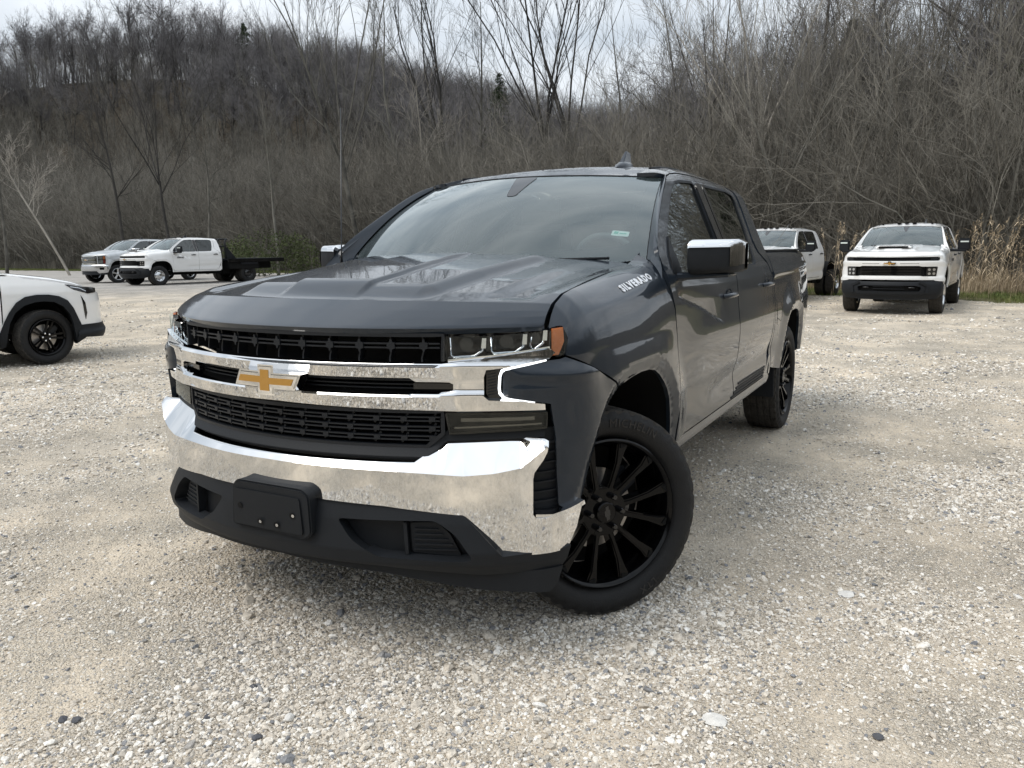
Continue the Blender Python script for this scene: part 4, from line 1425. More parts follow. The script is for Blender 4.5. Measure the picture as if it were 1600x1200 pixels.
def gz(x, y):
    """terrain height"""
    x = np.asarray(x, float)
    y = np.asarray(y, float)
    z = .16 * smooth(22, 34, np.hypot(x - 2.9, y - 2.1)) * smooth(-8, -20, y)
    d = edge_xv(y) - x                       # depth inside the forest
    z = z + .5 * smooth(2, 12, d)
    # wooded hill to the left: a ridge
    u = (x + 93) * .766 - (y + 113) * .643
    v = -(x + 93) * .643 - (y + 113) * .766
    h = 26.5 * np.exp(-(np.maximum(u, 0) / 105) ** 2) * np.exp(-(np.minimum(u, 0) / 62) ** 2) * np.exp(-(np.maximum(0, v) / 62) ** 2) * np.exp(-(np.minimum(0, v) / 72) ** 2)
    h2 = 6 * smooth(20, 120, d)
    z = z + (h + h2) * smooth(4, 45, d)
    return z

def micro(x, y):
    n = .010 * np.sin(x * 1.7 + 1.3 * np.sin(y * .9)) * np.sin(y * 1.3 + .7 * np.sin(x * 1.1))
    n = n + .006 * np.sin(x * 4.1 + y * 2.2) * np.sin(y * 3.7 - x * 1.9)
    near = np.exp(-(np.hypot(x + 1.5, y) / 6) ** 2)
    return n * (1 - .85 * near)

def grid_mesh(name, xs, ys, fz, material, keep=None, smooth_=True):
    X, Y = np.meshgrid(xs, ys, indexing='ij')
    Z = fz(X, Y)
    V = np.stack([X, Y, Z], -1).reshape(-1, 3)
    nx, ny = X.shape
    i, j = np.meshgrid(np.arange(nx - 1), np.arange(ny - 1), indexing='ij')
    a = (i * ny + j).ravel()
    F = np.stack([a, a + ny, a + ny + 1, a + 1], 1)
    if keep is not None:
        c_ = V[F].mean(1)
        F = F[keep(c_[:, 0], c_[:, 1])]
    return mesh_obj(name, V.tolist(), F.tolist(), material, smooth=smooth_)

def N(t, kind, **k):
    n = t.nodes.new(kind)
    for a, b in k.items():
        if a in n.inputs:
            n.inputs[a].default_value = b
        else:
            setattr(n, a, b)
    return n

def gravel_material():
    m_, t, b = new_mat('pale_crushed_gravel')
    L = t.links.new
    g = N(t, 'ShaderNodeNewGeometry')
    pos = g.outputs['Position']
    # broad patches: tan fines against grey stone
    n1 = N(t, 'ShaderNodeTexNoise'); n1.inputs['Scale'].default_value = .55; n1.inputs['Detail'].default_value = 7; n1.inputs['Roughness'].default_value = .6; n1.inputs['Distortion'].default_value = .6
    L(pos, n1.inputs['Vector'])
    r1 = N(t, 'ShaderNodeValToRGB')
    e = r1.color_ramp.elements
    e[0].position, e[0].color = .36, (.55, .49, .41, 1)
    e[1].position, e[1].color = .66, (.68, .59, .47, 1)
    e.new(.52).color = (.64, .55, .435, 1)
    L(n1.outputs['Fac'], r1.inputs[0])
    # individual stones in three sizes
    def stones(scale, seed):
        mp_ = N(t, 'ShaderNodeMapping'); mp_.inputs['Location'].default_value = (seed, seed * 2, 0)
        L(pos, mp_.inputs[0])
        v = N(t, 'ShaderNodeTexVoronoi'); v.inputs['Scale'].default_value = scale; v.inputs['Randomness'].default_value = 1
        L(mp_.outputs[0], v.inputs['Vector'])
        sx = N(t, 'ShaderNodeSeparateColor'); L(v.outputs['Color'], sx.inputs[0])
        return v, sx
    vA, cA = stones(82, 0)
    vB, cB = stones(190, 3.3)
    ramp = N(t, 'ShaderNodeValToRGB')
    ramp.color_ramp.interpolation = 'LINEAR'
    e = ramp.color_ramp.elements
    e[0].position, e[0].color = 0, (.20, .20, .21, 1)
    e[1].position, e[1].color = 1, (.74, .72, .68, 1)
    for p, c_ in ((.09, (.30, .295, .29)), (.20, (.48, .435, .37)), (.5, (.60, .53, .43)), (.72, (.70, .64, .54)), (.88, (.80, .75, .67))):
        e.new(p).color = (*c_, 1)
    L(cA.outputs[0], ramp.inputs[0])
    ramp2 = N(t, 'ShaderNodeValToRGB')
    e = ramp2.color_ramp.elements
    e[0].position, e[0].color = 0, (.32, .30, .27, 1)
    e[1].position, e[1].color = 1, (.80, .73, .62, 1)
    e.new(.5).color = (.56, .50, .41, 1)
    L(cB.outputs[1], ramp2.inputs[0])
    mx1 = N(t, 'ShaderNodeMixRGB'); mx1.inputs[0].default_value = .5
    L(ramp.outputs[0], mx1.inputs[1]); L(ramp2.outputs[0], mx1.inputs[2])
    # where stones show vs fines
    n2 = N(t, 'ShaderNodeTexNoise'); n2.inputs['Scale'].default_value = 1.3; n2.inputs['Detail'].default_value = 9; n2.inputs['Roughness'].default_value = .68
    L(pos, n2.inputs['Vector'])
    mr = N(t, 'ShaderNodeMapRange'); mr.inputs['From Min'].default_value = .38; mr.inputs['From Max'].default_value = .60; mr.inputs['To Min'].default_value = .22; mr.inputs['To Max'].default_value = .85
    L(n2.outputs['Fac'], mr.inputs['Value'])
    mx2 = N(t, 'ShaderNodeMixRGB'); L(mr.outputs[0], mx2.inputs[0]); L(r1.outputs[0], mx2.inputs[1]); L(mx1.outputs[0], mx2.inputs[2])
    # far lot: greyer stone in the distance band on the left (x < -16, y < -8) and tyre-worn streaks
    sep = N(t, 'ShaderNodeSeparateXYZ'); L(pos, sep.inputs[0])
    ma = N(t, 'ShaderNodeMath', operation='MULTIPLY_ADD'); L(sep.outputs[0], ma.inputs[0]); ma.inputs[1].default_value = -.8
    mb = N(t, 'ShaderNodeMath', operation='MULTIPLY_ADD'); L(sep.outputs[1], mb.inputs[0]); mb.inputs[1].default_value = -.6; L(ma.outputs[0], mb.inputs[2]); ma.inputs[2].default_value = 0
    nw = N(t, 'ShaderNodeTexNoise'); nw.inputs['Scale'].default_value = .18; nw.inputs['Detail'].default_value = 5; L(pos, nw.inputs['Vector'])
    mc = N(t, 'ShaderNodeMath', operation='MULTIPLY_ADD'); L(nw.outputs['Fac'], mc.inputs[0]); mc.inputs[1].default_value = 10; L(mb.outputs[0], mc.inputs[2])
    mrf = N(t, 'ShaderNodeMapRange'); mrf.inputs['From Min'].default_value = 27; mrf.inputs['From Max'].default_value = 33; mrf.inputs['To Max'].default_value = .75
    L(mc.outputs[0], mrf.inputs['Value'])
    mx3 = N(t, 'ShaderNodeMixRGB'); L(mrf.outputs[0], mx3.inputs[0]); L(mx2.outputs[0], mx3.inputs[1]); mx3.inputs[2].default_value = (.33, .33, .335, 1)
    # wheel tracks: long soft darker/lighter streaks
    mpw = N(t, 'ShaderNodeMapping'); mpw.inputs['Scale'].default_value = (.10, .75, 1); mpw.inputs['Rotation'].default_value = (0, 0, .22)
    L(pos, mpw.inputs[0])
    nt_ = N(t, 'ShaderNodeTexNoise'); nt_.inputs['Scale'].default_value = 1.0; nt_.inputs['Detail'].default_value = 4; L(mpw.outputs[0], nt_.inputs['Vector'])
    mrt = N(t, 'ShaderNodeMapRange'); mrt.inputs['From Min'].default_value = .3; mrt.inputs['From Max'].default_value = .7; mrt.inputs['To Min'].default_value = .84; mrt.inputs['To Max'].default_value = 1.16
    L(nt_.outputs['Fac'], mrt.inputs['Value'])
    sc_ = N(t, 'ShaderNodeVectorMath', operation='SCALE'); L(mx3.outputs[0], sc_.inputs[0]); L(mrt.outputs[0], sc_.inputs['Scale'])
    wm_ = N(t, 'ShaderNodeVectorMath', operation='MULTIPLY'); L(sc_.outputs[0], wm_.inputs[0]); wm_.inputs[1].default_value = (1.01, .995, .965)
    L(wm_.outputs[0], b.inputs['Base Color'])
    b.inputs['Roughness'].default_value = .92
    b.inputs['Specular IOR Level'].default_value = .25
    # relief
    h1 = N(t, 'ShaderNodeMath', operation='MULTIPLY'); L(vA.outputs['Distance'], h1.inputs[0]); h1.inputs[1].default_value = -1.1
    h2 = N(t, 'ShaderNodeMath', operation='MULTIPLY_ADD'); L(vB.outputs['Distance'], h2.inputs[0]); h2.inputs[1].default_value = -.6; L(h1.outputs[0], h2.inputs[2])
    h3 = N(t, 'ShaderNodeMath', operation='MULTIPLY'); L(h2.outputs[0], h3.inputs[0]); L(mr.outputs[0], h3.inputs[1])
    bp = N(t, 'ShaderNodeBump'); bp.inputs['Strength'].default_value = 1.0; bp.inputs['Distance'].default_value = .02
    L(h3.outputs[0], bp.inputs['Height']); L(bp.outputs[0], b.inputs['Normal'])
    return m_

M['gravel'] = gravel_material()
def soil_mat(name, c1, c2, scale=3):
    m_, t, b = new_mat(name)
    g = N(t, 'ShaderNodeNewGeometry')
    n = N(t, 'ShaderNodeTexNoise'); n.inputs['Scale'].default_value = scale; n.inputs['Detail'].default_value = 9
    t.links.new(g.outputs['Position'], n.inputs['Vector'])
    r = N(t, 'ShaderNodeValToRGB')
    r.color_ramp.elements[0].position, r.color_ramp.elements[0].color = .35, (*c1, 1)
    r.color_ramp.elements[1].position, r.color_ramp.elements[1].color = .65, (*c2, 1)
    t.links.new(n.outputs['Fac'], r.inputs[0])
    t.links.new(r.outputs[0], b.inputs['Base Color'])
    b.inputs['Roughness'].default_value = .95
    b.inputs['Specular IOR Level'].default_value = .1
    bp = N(t, 'ShaderNodeBump'); bp.inputs['Strength'].default_value = .8; bp.inputs['Distance'].default_value = .05
    t.links.new(n.outputs['Fac'], bp.inputs['Height']); t.links.new(bp.outputs[0], b.inputs['Normal'])
    return m_
M['litter'] = soil_mat('leaf_litter', (.034, .029, .023), (.085, .070, .052), 2.5)
M['grass_soil'] = soil_mat('grassy_soil', (.07, .075, .035), (.17, .15, .085), 2.0)

# gravel yard: fine near the camera, coarse beyond
def lin(*segs):
    o = []
    for a, b, st in segs:
        o += list(np.arange(a, b, st))
    o.append(segs[-1][1])
    return np.array(o)
gx = lin((-46, -12, 1.0), (-12, 5, .12), (5, 12, .8), (12, 40, 4.01))
gy = lin((-100, -14, 2.0), (-14, -6, .6), (-6, 6, .12), (6, 14, .6), (14, 50, 4.01))
yard = grid_mesh('gravel_ground', gx, gy, lambda x, y: gz(x, y) + micro(x, y) * (np.hypot(x, y) < 25), M['gravel'], keep=lambda x, y: x > edge_xv(y) + grass_w(y) - .6)
yard['kind'] = 'structure'
verge = grid_mesh('verge', lin((-70, 16, 1.0)), lin((-110, 62, 1.5)), lambda x, y: gz(x, y) - .02 + .0 * x + .035 * smooth(.4, -1.2, x - edge_xv(y) - grass_w(y) + .9 * np.sin(x * .9 + y * 1.3) * np.sin(y * .7)), M['grass_soil'], keep=lambda x, y: (x < edge_xv(y) + grass_w(y) + 3) & (x > edge_xv(y) - 5.5))
verge['kind'] = 'structure'
hill = grid_mesh('wooded_hill', lin((-420, -180, 12), (-180, 20, 3), (20, 40, 5)), lin((-420, -200, 12), (-200, 80, 3), (80, 300, 12)), lambda x, y: gz(x, y) - .04, M['litter'], keep=lambda x, y: x < edge_xv(y) - 4.0)
hill['kind'] = 'structure'
plain = grid_mesh('ground_plain', lin((-20, 500, 40)), lin((-500, 500, 40)), lambda x, y: x * 0.0 - .35, M['grass_soil'])
plain['kind'] = 'structure'

# ------------------------------------------------------------------ scatter by geometry nodes: points carry scale and rotation, each takes one of several shapes
def scatter(name, pts, rots, scales, shapes, kind='stuff'):
    me = bpy.data.meshes.new(name)
    n = len(pts)
    me.from_pydata([tuple(p) for p in pts], [], [])
    a = me.attributes.new('rot', 'FLOAT_VECTOR', 'POINT')
    a.data.foreach_set('vector', np.asarray(rots, np.float32).ravel())
    a = me.attributes.new('scl', 'FLOAT_VECTOR', 'POINT')
    a.data.foreach_set('vector', np.asarray(scales, np.float32).ravel())
    a = me.attributes.new('pick', 'INT', 'POINT')
    a.data.foreach_set('value', nrg.integers(0, len(shapes), n).astype(np.int32))
    o = link(bpy.data.objects.new(name, me))
    ng = bpy.data.node_groups.new(name, 'GeometryNodeTree')
    ng.interface.new_socket('Geometry', in_out='INPUT', socket_type='NodeSocketGeometry')
    ng.interface.new_socket('Geometry', in_out='OUTPUT', socket_type='NodeSocketGeometry')
    gi = ng.nodes.new('NodeGroupInput')
    go = ng.nodes.new('NodeGroupOutput')
    iop = ng.nodes.new('GeometryNodeInstanceOnPoints')
    iop.inputs['Pick Instance'].default_value = True
    g2i = ng.nodes.new('GeometryNodeGeometryToInstance')
    for s_ in shapes[::-1]:
        oi = ng.nodes.new('GeometryNodeObjectInfo')
        oi.inputs['Object'].default_value = s_
        oi.inputs['As Instance'].default_value = False
        ng.links.new(oi.outputs['Geometry'], g2i.inputs[0])
    def attr(nm, ty):
        q = ng.nodes.new('GeometryNodeInputNamedAttribute')
        q.data_type = ty
        q.inputs['Name'].default_value = nm
        return [x for x in q.outputs if x.enabled and x.name == 'Attribute'][0] if True else None
    ng.links.new(gi.outputs[0], iop.inputs['Points'])
    ng.links.new(g2i.outputs[0], iop.inputs['Instance'])
    ng.links.new(attr('pick', 'INT'), iop.inputs['Instance Index'])
    ng.links.new(attr('rot', 'FLOAT_VECTOR'), iop.inputs['Rotation'])
    ng.links.new(attr('scl', 'FLOAT_VECTOR'), iop.inputs['Scale'])
    ng.links.new(iop.outputs[0], go.inputs[0])
    md = o.modifiers.new('scatter', 'NODES')
    md.node_group = ng
    o['kind'] = kind
    return o

def template(name, V, F, materials, mi=None, smooth_=False):
    me = bpy.data.meshes.new(name)
    me.from_pydata([tuple(v) for v in V], [], [tuple(f) for f in F])
    for m_ in materials:
        me.materials.append(m_)
    if mi is not None:
        me.polygons.foreach_set('material_index', np.asarray(mi, np.int32))
    if smooth_:
        me.polygons.foreach_set('use_smooth', [True] * len(me.polygons))
    me.update()
    return bpy.data.objects.new(name, me)

# ---- pebbles
def rock_mesh(seed, sub=1, flat=.62):
    r_ = random.Random(seed)
    bm = bmesh.new()
    bmesh.ops.create_icosphere(bm, subdivisions=sub, radius=1)
    cuts = [(Vector((r_.gauss(0, 1), r_.gauss(0, 1), r_.gauss(0, 1))).normalized(), r_.uniform(.55, .9)) for _ in range(7)]
    for v in bm.verts:
        for n_, d in cuts:
            k = v.co.dot(n_)
            if k > d:
                v.co -= n_ * (k - d)
        v.co.x *= r_.uniform(.96, 1.04)
        v.co.z *= flat
    V = [tuple(v.co) for v in bm.verts]
    F = [tuple(x.index for x in f.verts) for f in bm.faces]
    bm.free()
    return V, F

def stone_mat(name, stops, rough=.85):
    m_, t, b = new_mat(name)
    oi = N(t, 'ShaderNodeObjectInfo')
    r = N(t, 'ShaderNodeValToRGB')
    e = r.color_ramp.elements
    e[0].position, e[0].color = 0, (*stops[0][1], 1)
    e[1].position, e[1].color = 1, (*stops[-1][1], 1)
    for p, c_ in stops[1:-1]:
        e.new(p).color = (*c_, 1)
    t.links.new(oi.outputs['Random'], r.inputs[0])
    c_ = N(t, 'ShaderNodeTexCoord')
    n = N(t, 'ShaderNodeTexNoise'); n.inputs['Scale'].default_value = 2.5; n.inputs['Detail'].default_value = 5
    t.links.new(c_.outputs['Object'], n.inputs['Vector'])
    mr = N(t, 'ShaderNodeMapRange'); mr.inputs['From Min'].default_value = .3; mr.inputs['From Max'].default_value = .7; mr.inputs['To Min'].default_value = .75; mr.inputs['To Max'].default_value = 1.2
    t.links.new(n.outputs['Fac'], mr.inputs['Value'])
    s_ = N(t, 'ShaderNodeVectorMath', operation='SCALE')
    t.links.new(r.outputs[0], s_.inputs[0]); t.links.new(mr.outputs[0], s_.inputs['Scale'])
    t.links.new(s_.outputs[0], b.inputs['Base Color'])
    b.inputs['Roughness'].default_value = rough
    b.inputs['Specular IOR Level'].default_value = .3
    return m_
M['stones'] = stone_mat('mixed_limestone', [(0, (.19, .195, .205)), (.06, (.27, .27, .275)), (.15, (.46, .42, .36)), (.40, (.57, .51, .43)), (.62, (.66, .60, .51)), (.8, (.76, .71, .63)), (.93, (.82, .79, .73)), (1, (.86, .84, .80))])
rocks = []
for k in range(7):
    V, F = rock_mesh(100 + k, 1 if k < 5 else 2)
    rocks.append(template('pebble_shape', V, F, [M['stones']]))

def in_view(x, y, z=0, margin=.06):
    d = np.stack([x - CP.x, y - CP.y, z - CP.z + 0 * x], -1)
    f_, r_, u_ = (np.array(v) for v in (fw, rr, uu))
    zz = d @ f_
    a = (d @ r_) / zz
    b = (d @ u_) / zz
    return (zz > .1) & (np.abs(a) < .641 + margin) & (np.abs(b) < .481 + margin), zz

def patch(x, y):
    """0 fines .. 1 stony, broad patches shared by the pebbles"""
    s_ = 0
    for a, b, c_, d in ((.9, .5, 1.1, 0), (-.6, 1.3, .4, 1), (2.1, -.9, 2.0, 2.2), (1.2, 2.6, .7, 3.9), (3.6, 1.7, 4.4, .5), (-2.9, 4.1, 1.9, 5)):
        s_ = s_ + np.sin(a * x + b * y + d + 1.3 * np.sin(c_ * .5 * y + d * 2))
    return 1 / (1 + np.exp(-s_ * .9))

def pebbles():
    P, S = [], []
    f2 = Vector((fw.x, fw.y, 0)).normalized()
    r2 = Vector((rr.x, rr.y, 0)).normalized()
    bands = [(1.2, 3.2, 17000, .0040), (3.2, 5.2, 8200, .0048), (5.2, 8.5, 2800, .0062), (8.5, 14, 650, .0088), (14, 24, 90, .012)]
    for d0, d1, dens, sz in bands:
        w1 = d1 * (1.02 if d0 < 8 else .78) + .6
        n = int((d1 - d0) * 2 * w1 * dens)
        d = nrg.uniform(d0, d1, n)
        l = nrg.uniform(-w1, w1, n)
        x = CP.x + f2.x * d + r2.x * l
        y = CP.y + f2.y * d + r2.y * l
        ok, _ = in_view(x, y, 0, .34 if d0 < 8 else .12)
        pr = .26 + .8 * patch(x, y)
        ok &= nrg.random(n) < pr
        # keep out from under the tyres
        ok &= x > edge_xv(y) + grass_w(y) - .5
        x, y = x[ok], y[ok]
        k = len(x)
        s_ = sz * np.exp(nrg.normal(0, .42, k)) * (.75 + .5 * patch(x, y))
        big = nrg.random(k) < .012
        s_[big] *= nrg.uniform(1.5, 2.5, big.sum())
        z = gz(x, y) + micro(x, y) + s_ * .20
        P.append(np.stack([x, y, z], 1))
        S.append(s_)
    P = np.vstack(P)
    S = np.concatenate(S)
    n = len(P)
    rot = np.stack([nrg.normal(0, .35, n), nrg.normal(0, .35, n), nrg.uniform(0, 6.28, n)], 1)
    scl = np.stack([S * nrg.uniform(.75, 1.35, n), S * nrg.uniform(.75, 1.2, n), S * nrg.uniform(.7, 1.1, n)], 1)
    return scatter('gravel_stones', P, rot, scl, rocks)
peb = pebbles()
# ------------------------------------------------------------------ bark and foliage
def bark_mat(name, c1, c2, rough=.9):
    m_, t, b = new_mat(name)
    oi = N(t, 'ShaderNodeObjectInfo')
    g = N(t, 'ShaderNodeNewGeometry')
    n = N(t, 'ShaderNodeTexNoise'); n.inputs['Scale'].default_value = 1.6; n.inputs['Detail'].default_value = 6
    t.links.new(g.outputs['Position'], n.inputs['Vector'])
    ad = N(t, 'ShaderNodeMath', operation='MULTIPLY_ADD'); ad.inputs[1].default_value = .55
    t.links.new(oi.outputs['Random'], ad.inputs[0])
    mu = N(t, 'ShaderNodeMath', operation='MULTIPLY_ADD'); mu.inputs[1].default_value = 1.2; mu.inputs[2].default_value = -.38
    t.links.new(n.outputs['Fac'], mu.inputs[0])
    t.links.new(mu.outputs[0], ad.inputs[2])
    r = N(t, 'ShaderNodeValToRGB')
    r.color_ramp.elements[0].color = (*c1, 1)
    r.color_ramp.elements[1].color = (*c2, 1)
    t.links.new(ad.outputs[0], r.inputs[0])
    t.links.new(r.outputs[0], b.inputs['Base Color'])
    b.inputs['Roughness'].default_value = rough
    b.inputs['Specular IOR Level'].default_value = .15
    return m_
M['bark'] = bark_mat('grey_brown_bark', (.035, .033, .029), (.25, .24, .21))
M['bark_dark'] = bark_mat('dark_bark', (.026, .025, .024), (.09, .085, .078))
M['bark_pale'] = bark_mat('pale_bark', (.20, .18, .155), (.42, .39, .34))
M['twig'] = bark_mat('brown_twigs', (.022, .020, .017), (.31, .29, .25))
M['twig_hazed'] = bark_mat('haze_tinted_twigs', (.065, .062, .064), (.24, .228, .228))  # paler grey-purple than the near twigs: distance haze put into the colour
M['evergreen'] = bark_mat('cedar_green', (.018, .028, .014), (.060, .078, .036))
M['reed'] = bark_mat('dry_reed', (.24, .18, .11), (.60, .49, .35))
M['grass'] = bark_mat('grass_blades', (.05, .085, .022), (.22, .23, .09))
M['shrub'] = bark_mat('olive_shrub_leaves', (.03, .04, .018), (.10, .12, .05))

def seg_prisms(S, sides=3):
    """S: list of (p0, p1, r0, r1) -> V, F of tapered prisms, numpy"""
    A = np.array([s_[0] for s_ in S], float)
    B = np.array([s_[1] for s_ in S], float)
    ra = np.array([s_[2] for s_ in S])
    rb = np.array([s_[3] for s_ in S])
    d = B - A
    d /= np.linalg.norm(d, axis=1)[:, None] + 1e-9
    h = np.where(np.abs(d[:, 2:3]) > .9, np.array([[1., 0, 0]]), np.array([[0., 0, 1]]))
    x = np.cross(d, h)
    x /= np.linalg.norm(x, axis=1)[:, None]
    y = np.cross(d, x)
    n = len(S)
    V = np.zeros((n, 2 * sides, 3))
    for k in range(sides):
        a = 2 * pi * k / sides
        e = x * math.cos(a) + y * math.sin(a)
        V[:, k] = A + e * ra[:, None]
        V[:, sides + k] = B + e * rb[:, None]
    F = []
    base = np.arange(n)[:, None] * 2 * sides
    for k in range(sides):
        F.append(np.concatenate([base + k, base + (k + 1) % sides, base + sides + (k + 1) % sides, base + sides + k], 1))
    return V.reshape(-1, 3), np.stack(F, 1).reshape(-1, 4)

def grow(r_, p, d, L, r, depth, S, P):
    """recursive bare branch; P: dict(spread, up, kids, wig)"""
    n = P.get('seg', 4) if depth > 1 else 3
    pts = [np.array(p, float)]
    dd = np.array(d, float)
    kids = []
    for i in range(n):
        dd = dd + np.array([r_.gauss(0, P['wig']), r_.gauss(0, P['wig']), r_.gauss(0, P['wig'] * .7) + P['up'] * .12])
        dd /= np.linalg.norm(dd)
        q = pts[-1] + dd * L / n
        f0, f1 = 1 - .62 * i / n, 1 - .62 * (i + 1) / n
        S.append((pts[-1], q, r * f0, r * f1))
        pts.append(q)
        if depth > 0 and (i >= P.get('bare', 0) or depth < P['depth']):
            m_ = P['kids'] if i < n - 1 else P['kids'] + 1
            for _ in range(m_):
                if r_.random() < P.get('prob', .8):
                    kids.append((q - dd * L / n * r_.random() * .8, dd.copy(), r * f1))
    for q, d0, rr_ in kids:
        a = r_.uniform(0, 2 * pi)
        sp = P['spread'] * r_.uniform(.6, 1.3)
        side = np.cross(d0, [math.cos(a), math.sin(a), .3])
        side /= np.linalg.norm(side) + 1e-9
        nd = d0 * math.cos(sp) + side * math.sin(sp)
        nd[2] += P['up'] * .25
        nd /= np.linalg.norm(nd)
        grow(r_, q, nd, L * P['ratio'] * r_.uniform(.6, 1.15), max(rr_ * .58, P['rmin']), depth - 1, S, P)

def bare_tree(seed, H, r0, kind='tall', lean=(0, 0)):
    """returns trunk segments and crown segments"""
    r_ = random.Random(seed)
    trunk, crown = [], []
    if kind == 'tall':
        P = dict(spread=.62, up=.40, kids=1, wig=.13, ratio=.60, rmin=.008, depth=3, prob=.92, seg=4)
        n = 9
        p = np.zeros(3)
        d = np.array([lean[0], lean[1], 1.0])
        d /= np.linalg.norm(d)
        for i in range(n):
            d = d + np.array([r_.gauss(0, .05), r_.gauss(0, .05), .02])
            d /= np.linalg.norm(d)
            q = p + d * H * .92 / n
            f0, f1 = 1 - .85 * i / n, 1 - .85 * (i + 1) / n
            trunk.append((p, q, r0 * f0, r0 * f1))
            if i >= 3:
                for _ in range(2):
                    a = r_.uniform(0, 2 * pi)
                    sp = r_.uniform(.45, .85)
                    nd = d * math.cos(sp) + np.array([math.cos(a), math.sin(a), 0]) * math.sin(sp)
                    grow(r_, p + (q - p) * r_.random(), nd, H * r_.uniform(.16, .30) * (1.1 - .5 * i / n), max(r0 * f1 * .5, .012), 3 if i < 7 else 2, crown, P)
            p = q
        return trunk, crown
    if kind == 'fork':
        P = dict(spread=.44, up=.60, kids=1, wig=.10, ratio=.58, rmin=.008, depth=3, prob=.95, seg=4)
        p = np.zeros(3)
        d = np.array([lean[0], lean[1], 1.0]); d /= np.linalg.norm(d)
        for i in range(4):
            q = p + d * H * .09
            trunk.append((p, q, r0 * (1 - .08 * i), r0 * (1 - .08 * (i + 1))))
            p = q
            d = d + np.array([r_.gauss(0, .04), r_.gauss(0, .04), 0]); d /= np.linalg.norm(d)
        for k in range(5):
            a = k * 2 * pi / 5 + r_.uniform(-.4, .4)
            sp = r_.uniform(.18, .50)
            nd = d * math.cos(sp) + np.array([math.cos(a), math.sin(a), 0]) * math.sin(sp)
            grow(r_, p - d * r_.uniform(0, H * .1), nd, H * r_.uniform(.42, .60), r0 * r_.uniform(.35, .55), 4 if r0 > .15 else 3, crown, P)
        return trunk, crown
    if kind == 'round':
        P = dict(spread=.66, up=.35, kids=2, wig=.15, ratio=.55, rmin=.013, depth=3, prob=.9, seg=3)
        p = np.zeros(3)
        d = np.array([0, 0, 1.0])
        for i in range(5):
            q = p + d * H * .12
            trunk.append((p, q, r0 * (1 - .07 * i), r0 * (1 - .07 * (i + 1))))
            p = q
            d = d + np.array([r_.gauss(0, .05), r_.gauss(0, .05), 0]); d /= np.linalg.norm(d)
        for k in range(7):
            a = r_.uniform(0, 2 * pi)
            sp = r_.uniform(.1, .9)
            nd = d * math.cos(sp) + np.array([math.cos(a), math.sin(a), 0]) * math.sin(sp)
            grow(r_, p - d * r_.uniform(0, H * .22), nd, H * r_.uniform(.20, .34), r0 * .42, 3, crown, P)
        return trunk, crown
    # sapling clump / brush
    P = dict(spread=.62, up=.22, kids=1, wig=.17, ratio=.52, rmin=.0062, depth=2, prob=.85, seg=6)
    for k in range(r_.randint(4, 7)):
        a = r_.uniform(0, 2 * pi)
        sp = abs(r_.gauss(.16, .26))
        nd = np.array([math.cos(a) * math.sin(sp), math.sin(a) * math.sin(sp), math.cos(sp)])
        st = np.array([r_.gauss(0, .5), r_.gauss(0, .5), 0])
        grow(r_, st, nd, H * r_.uniform(.55, 1.0), r_.uniform(.016, .040), 2, crown, P)
    return trunk, crown

def conifer(seed, H, wd):
    """trunk and sprays of small needle-leaf faces"""
    r_ = random.Random(seed)
    n_ = np.random.default_rng(seed)
    trunk = [((0, 0, 0), (0, 0, H * .97), wd * .05, .02)]
    V, F = [], []
    for i in range(int(H * 34)):
        h = H * (.06 + .92 * r_.random() ** .9)
        rad = wd * .5 * min(1, (1 - h / H) * 2.0) ** .85 * (.75 + .25 * math.sin(h * 2.1 + seed)) * r_.uniform(.45, 1.1) + .08
        a = r_.uniform(0, 2 * pi)
        for j in range(9):
            f = .35 + .65 * r_.random()
            c_ = np.array([rad * f * math.cos(a) + r_.gauss(0, .10), rad * f * math.sin(a) + r_.gauss(0, .10), h - rad * f * .15 + r_.gauss(0, .08)])
            e1 = n_.normal(0, 1, 3); e1 /= np.linalg.norm(e1)
            e2 = np.cross(e1, n_.normal(0, 1, 3)); e2 /= np.linalg.norm(e2)
            l, w_ = r_.uniform(.07, .17), r_.uniform(.03, .06)
            b = len(V)
            V += [c_ - e1 * l, c_ + e2 * w_, c_ + e1 * l, c_ - e2 * w_]
            F.append((b, b + 1, b + 2, b + 3))
    return trunk, V, F

def tree_template(seed, H, r0, kind, mats):
    t_, c_ = bare_tree(seed, H, r0, kind)
    S = t_ + c_
    V, F = seg_prisms(S, 3)
    nt_ = len(t_) * 3
    mi = np.zeros(len(F), int)
    # thin members take the twig colour
    rad = np.repeat(np.array([s_[3] for s_ in S]), 3)
    mi[rad < .02] = 1
    return template('tree_shape', V.tolist(), F.tolist(), mats, mi)

# shapes for the mass of the wood
SHP_FAR = [tree_template(50 + k, 14 + k, .17, 'round', [M['bark_dark'], M['twig_hazed']]) for k in range(3)] + [tree_template(60 + k, 15 + k, .15, 'tall', [M['bark_dark'], M['twig_hazed']]) for k in range(3)]
SHP_MID = [tree_template(70 + k, 11 + k, .11, 'tall', [M['bark'], M['twig']]) for k in range(4)] + [tree_template(80 + k, 12, .13, 'fork', [M['bark'], M['twig']]) for k in range(2)]
SHP_BRUSH = [tree_template(90 + k, 5.0 + k * .5, .04, 'brush', [M['bark'], M['twig']]) for k in range(7)]
print('tris', [len(o.data.polygons) for o in SHP_FAR + SHP_MID + SHP_BRUSH])

def con_template(seed, H, wd):
    tr, V, F = conifer(seed, H, wd)
    V0, F0 = seg_prisms(tr, 5)
    F = [tuple(i + len(V0) for i in f) for f in F]
    return template('conifer_shape', V0.tolist() + [tuple(v) for v in V], F0.tolist() + F, [M['bark_dark'], M['evergreen']], [0] * len(F0) + [1] * len(F))
SHP_CON = [con_template(5, 8, 3.6), con_template(6, 10, 4.0)]

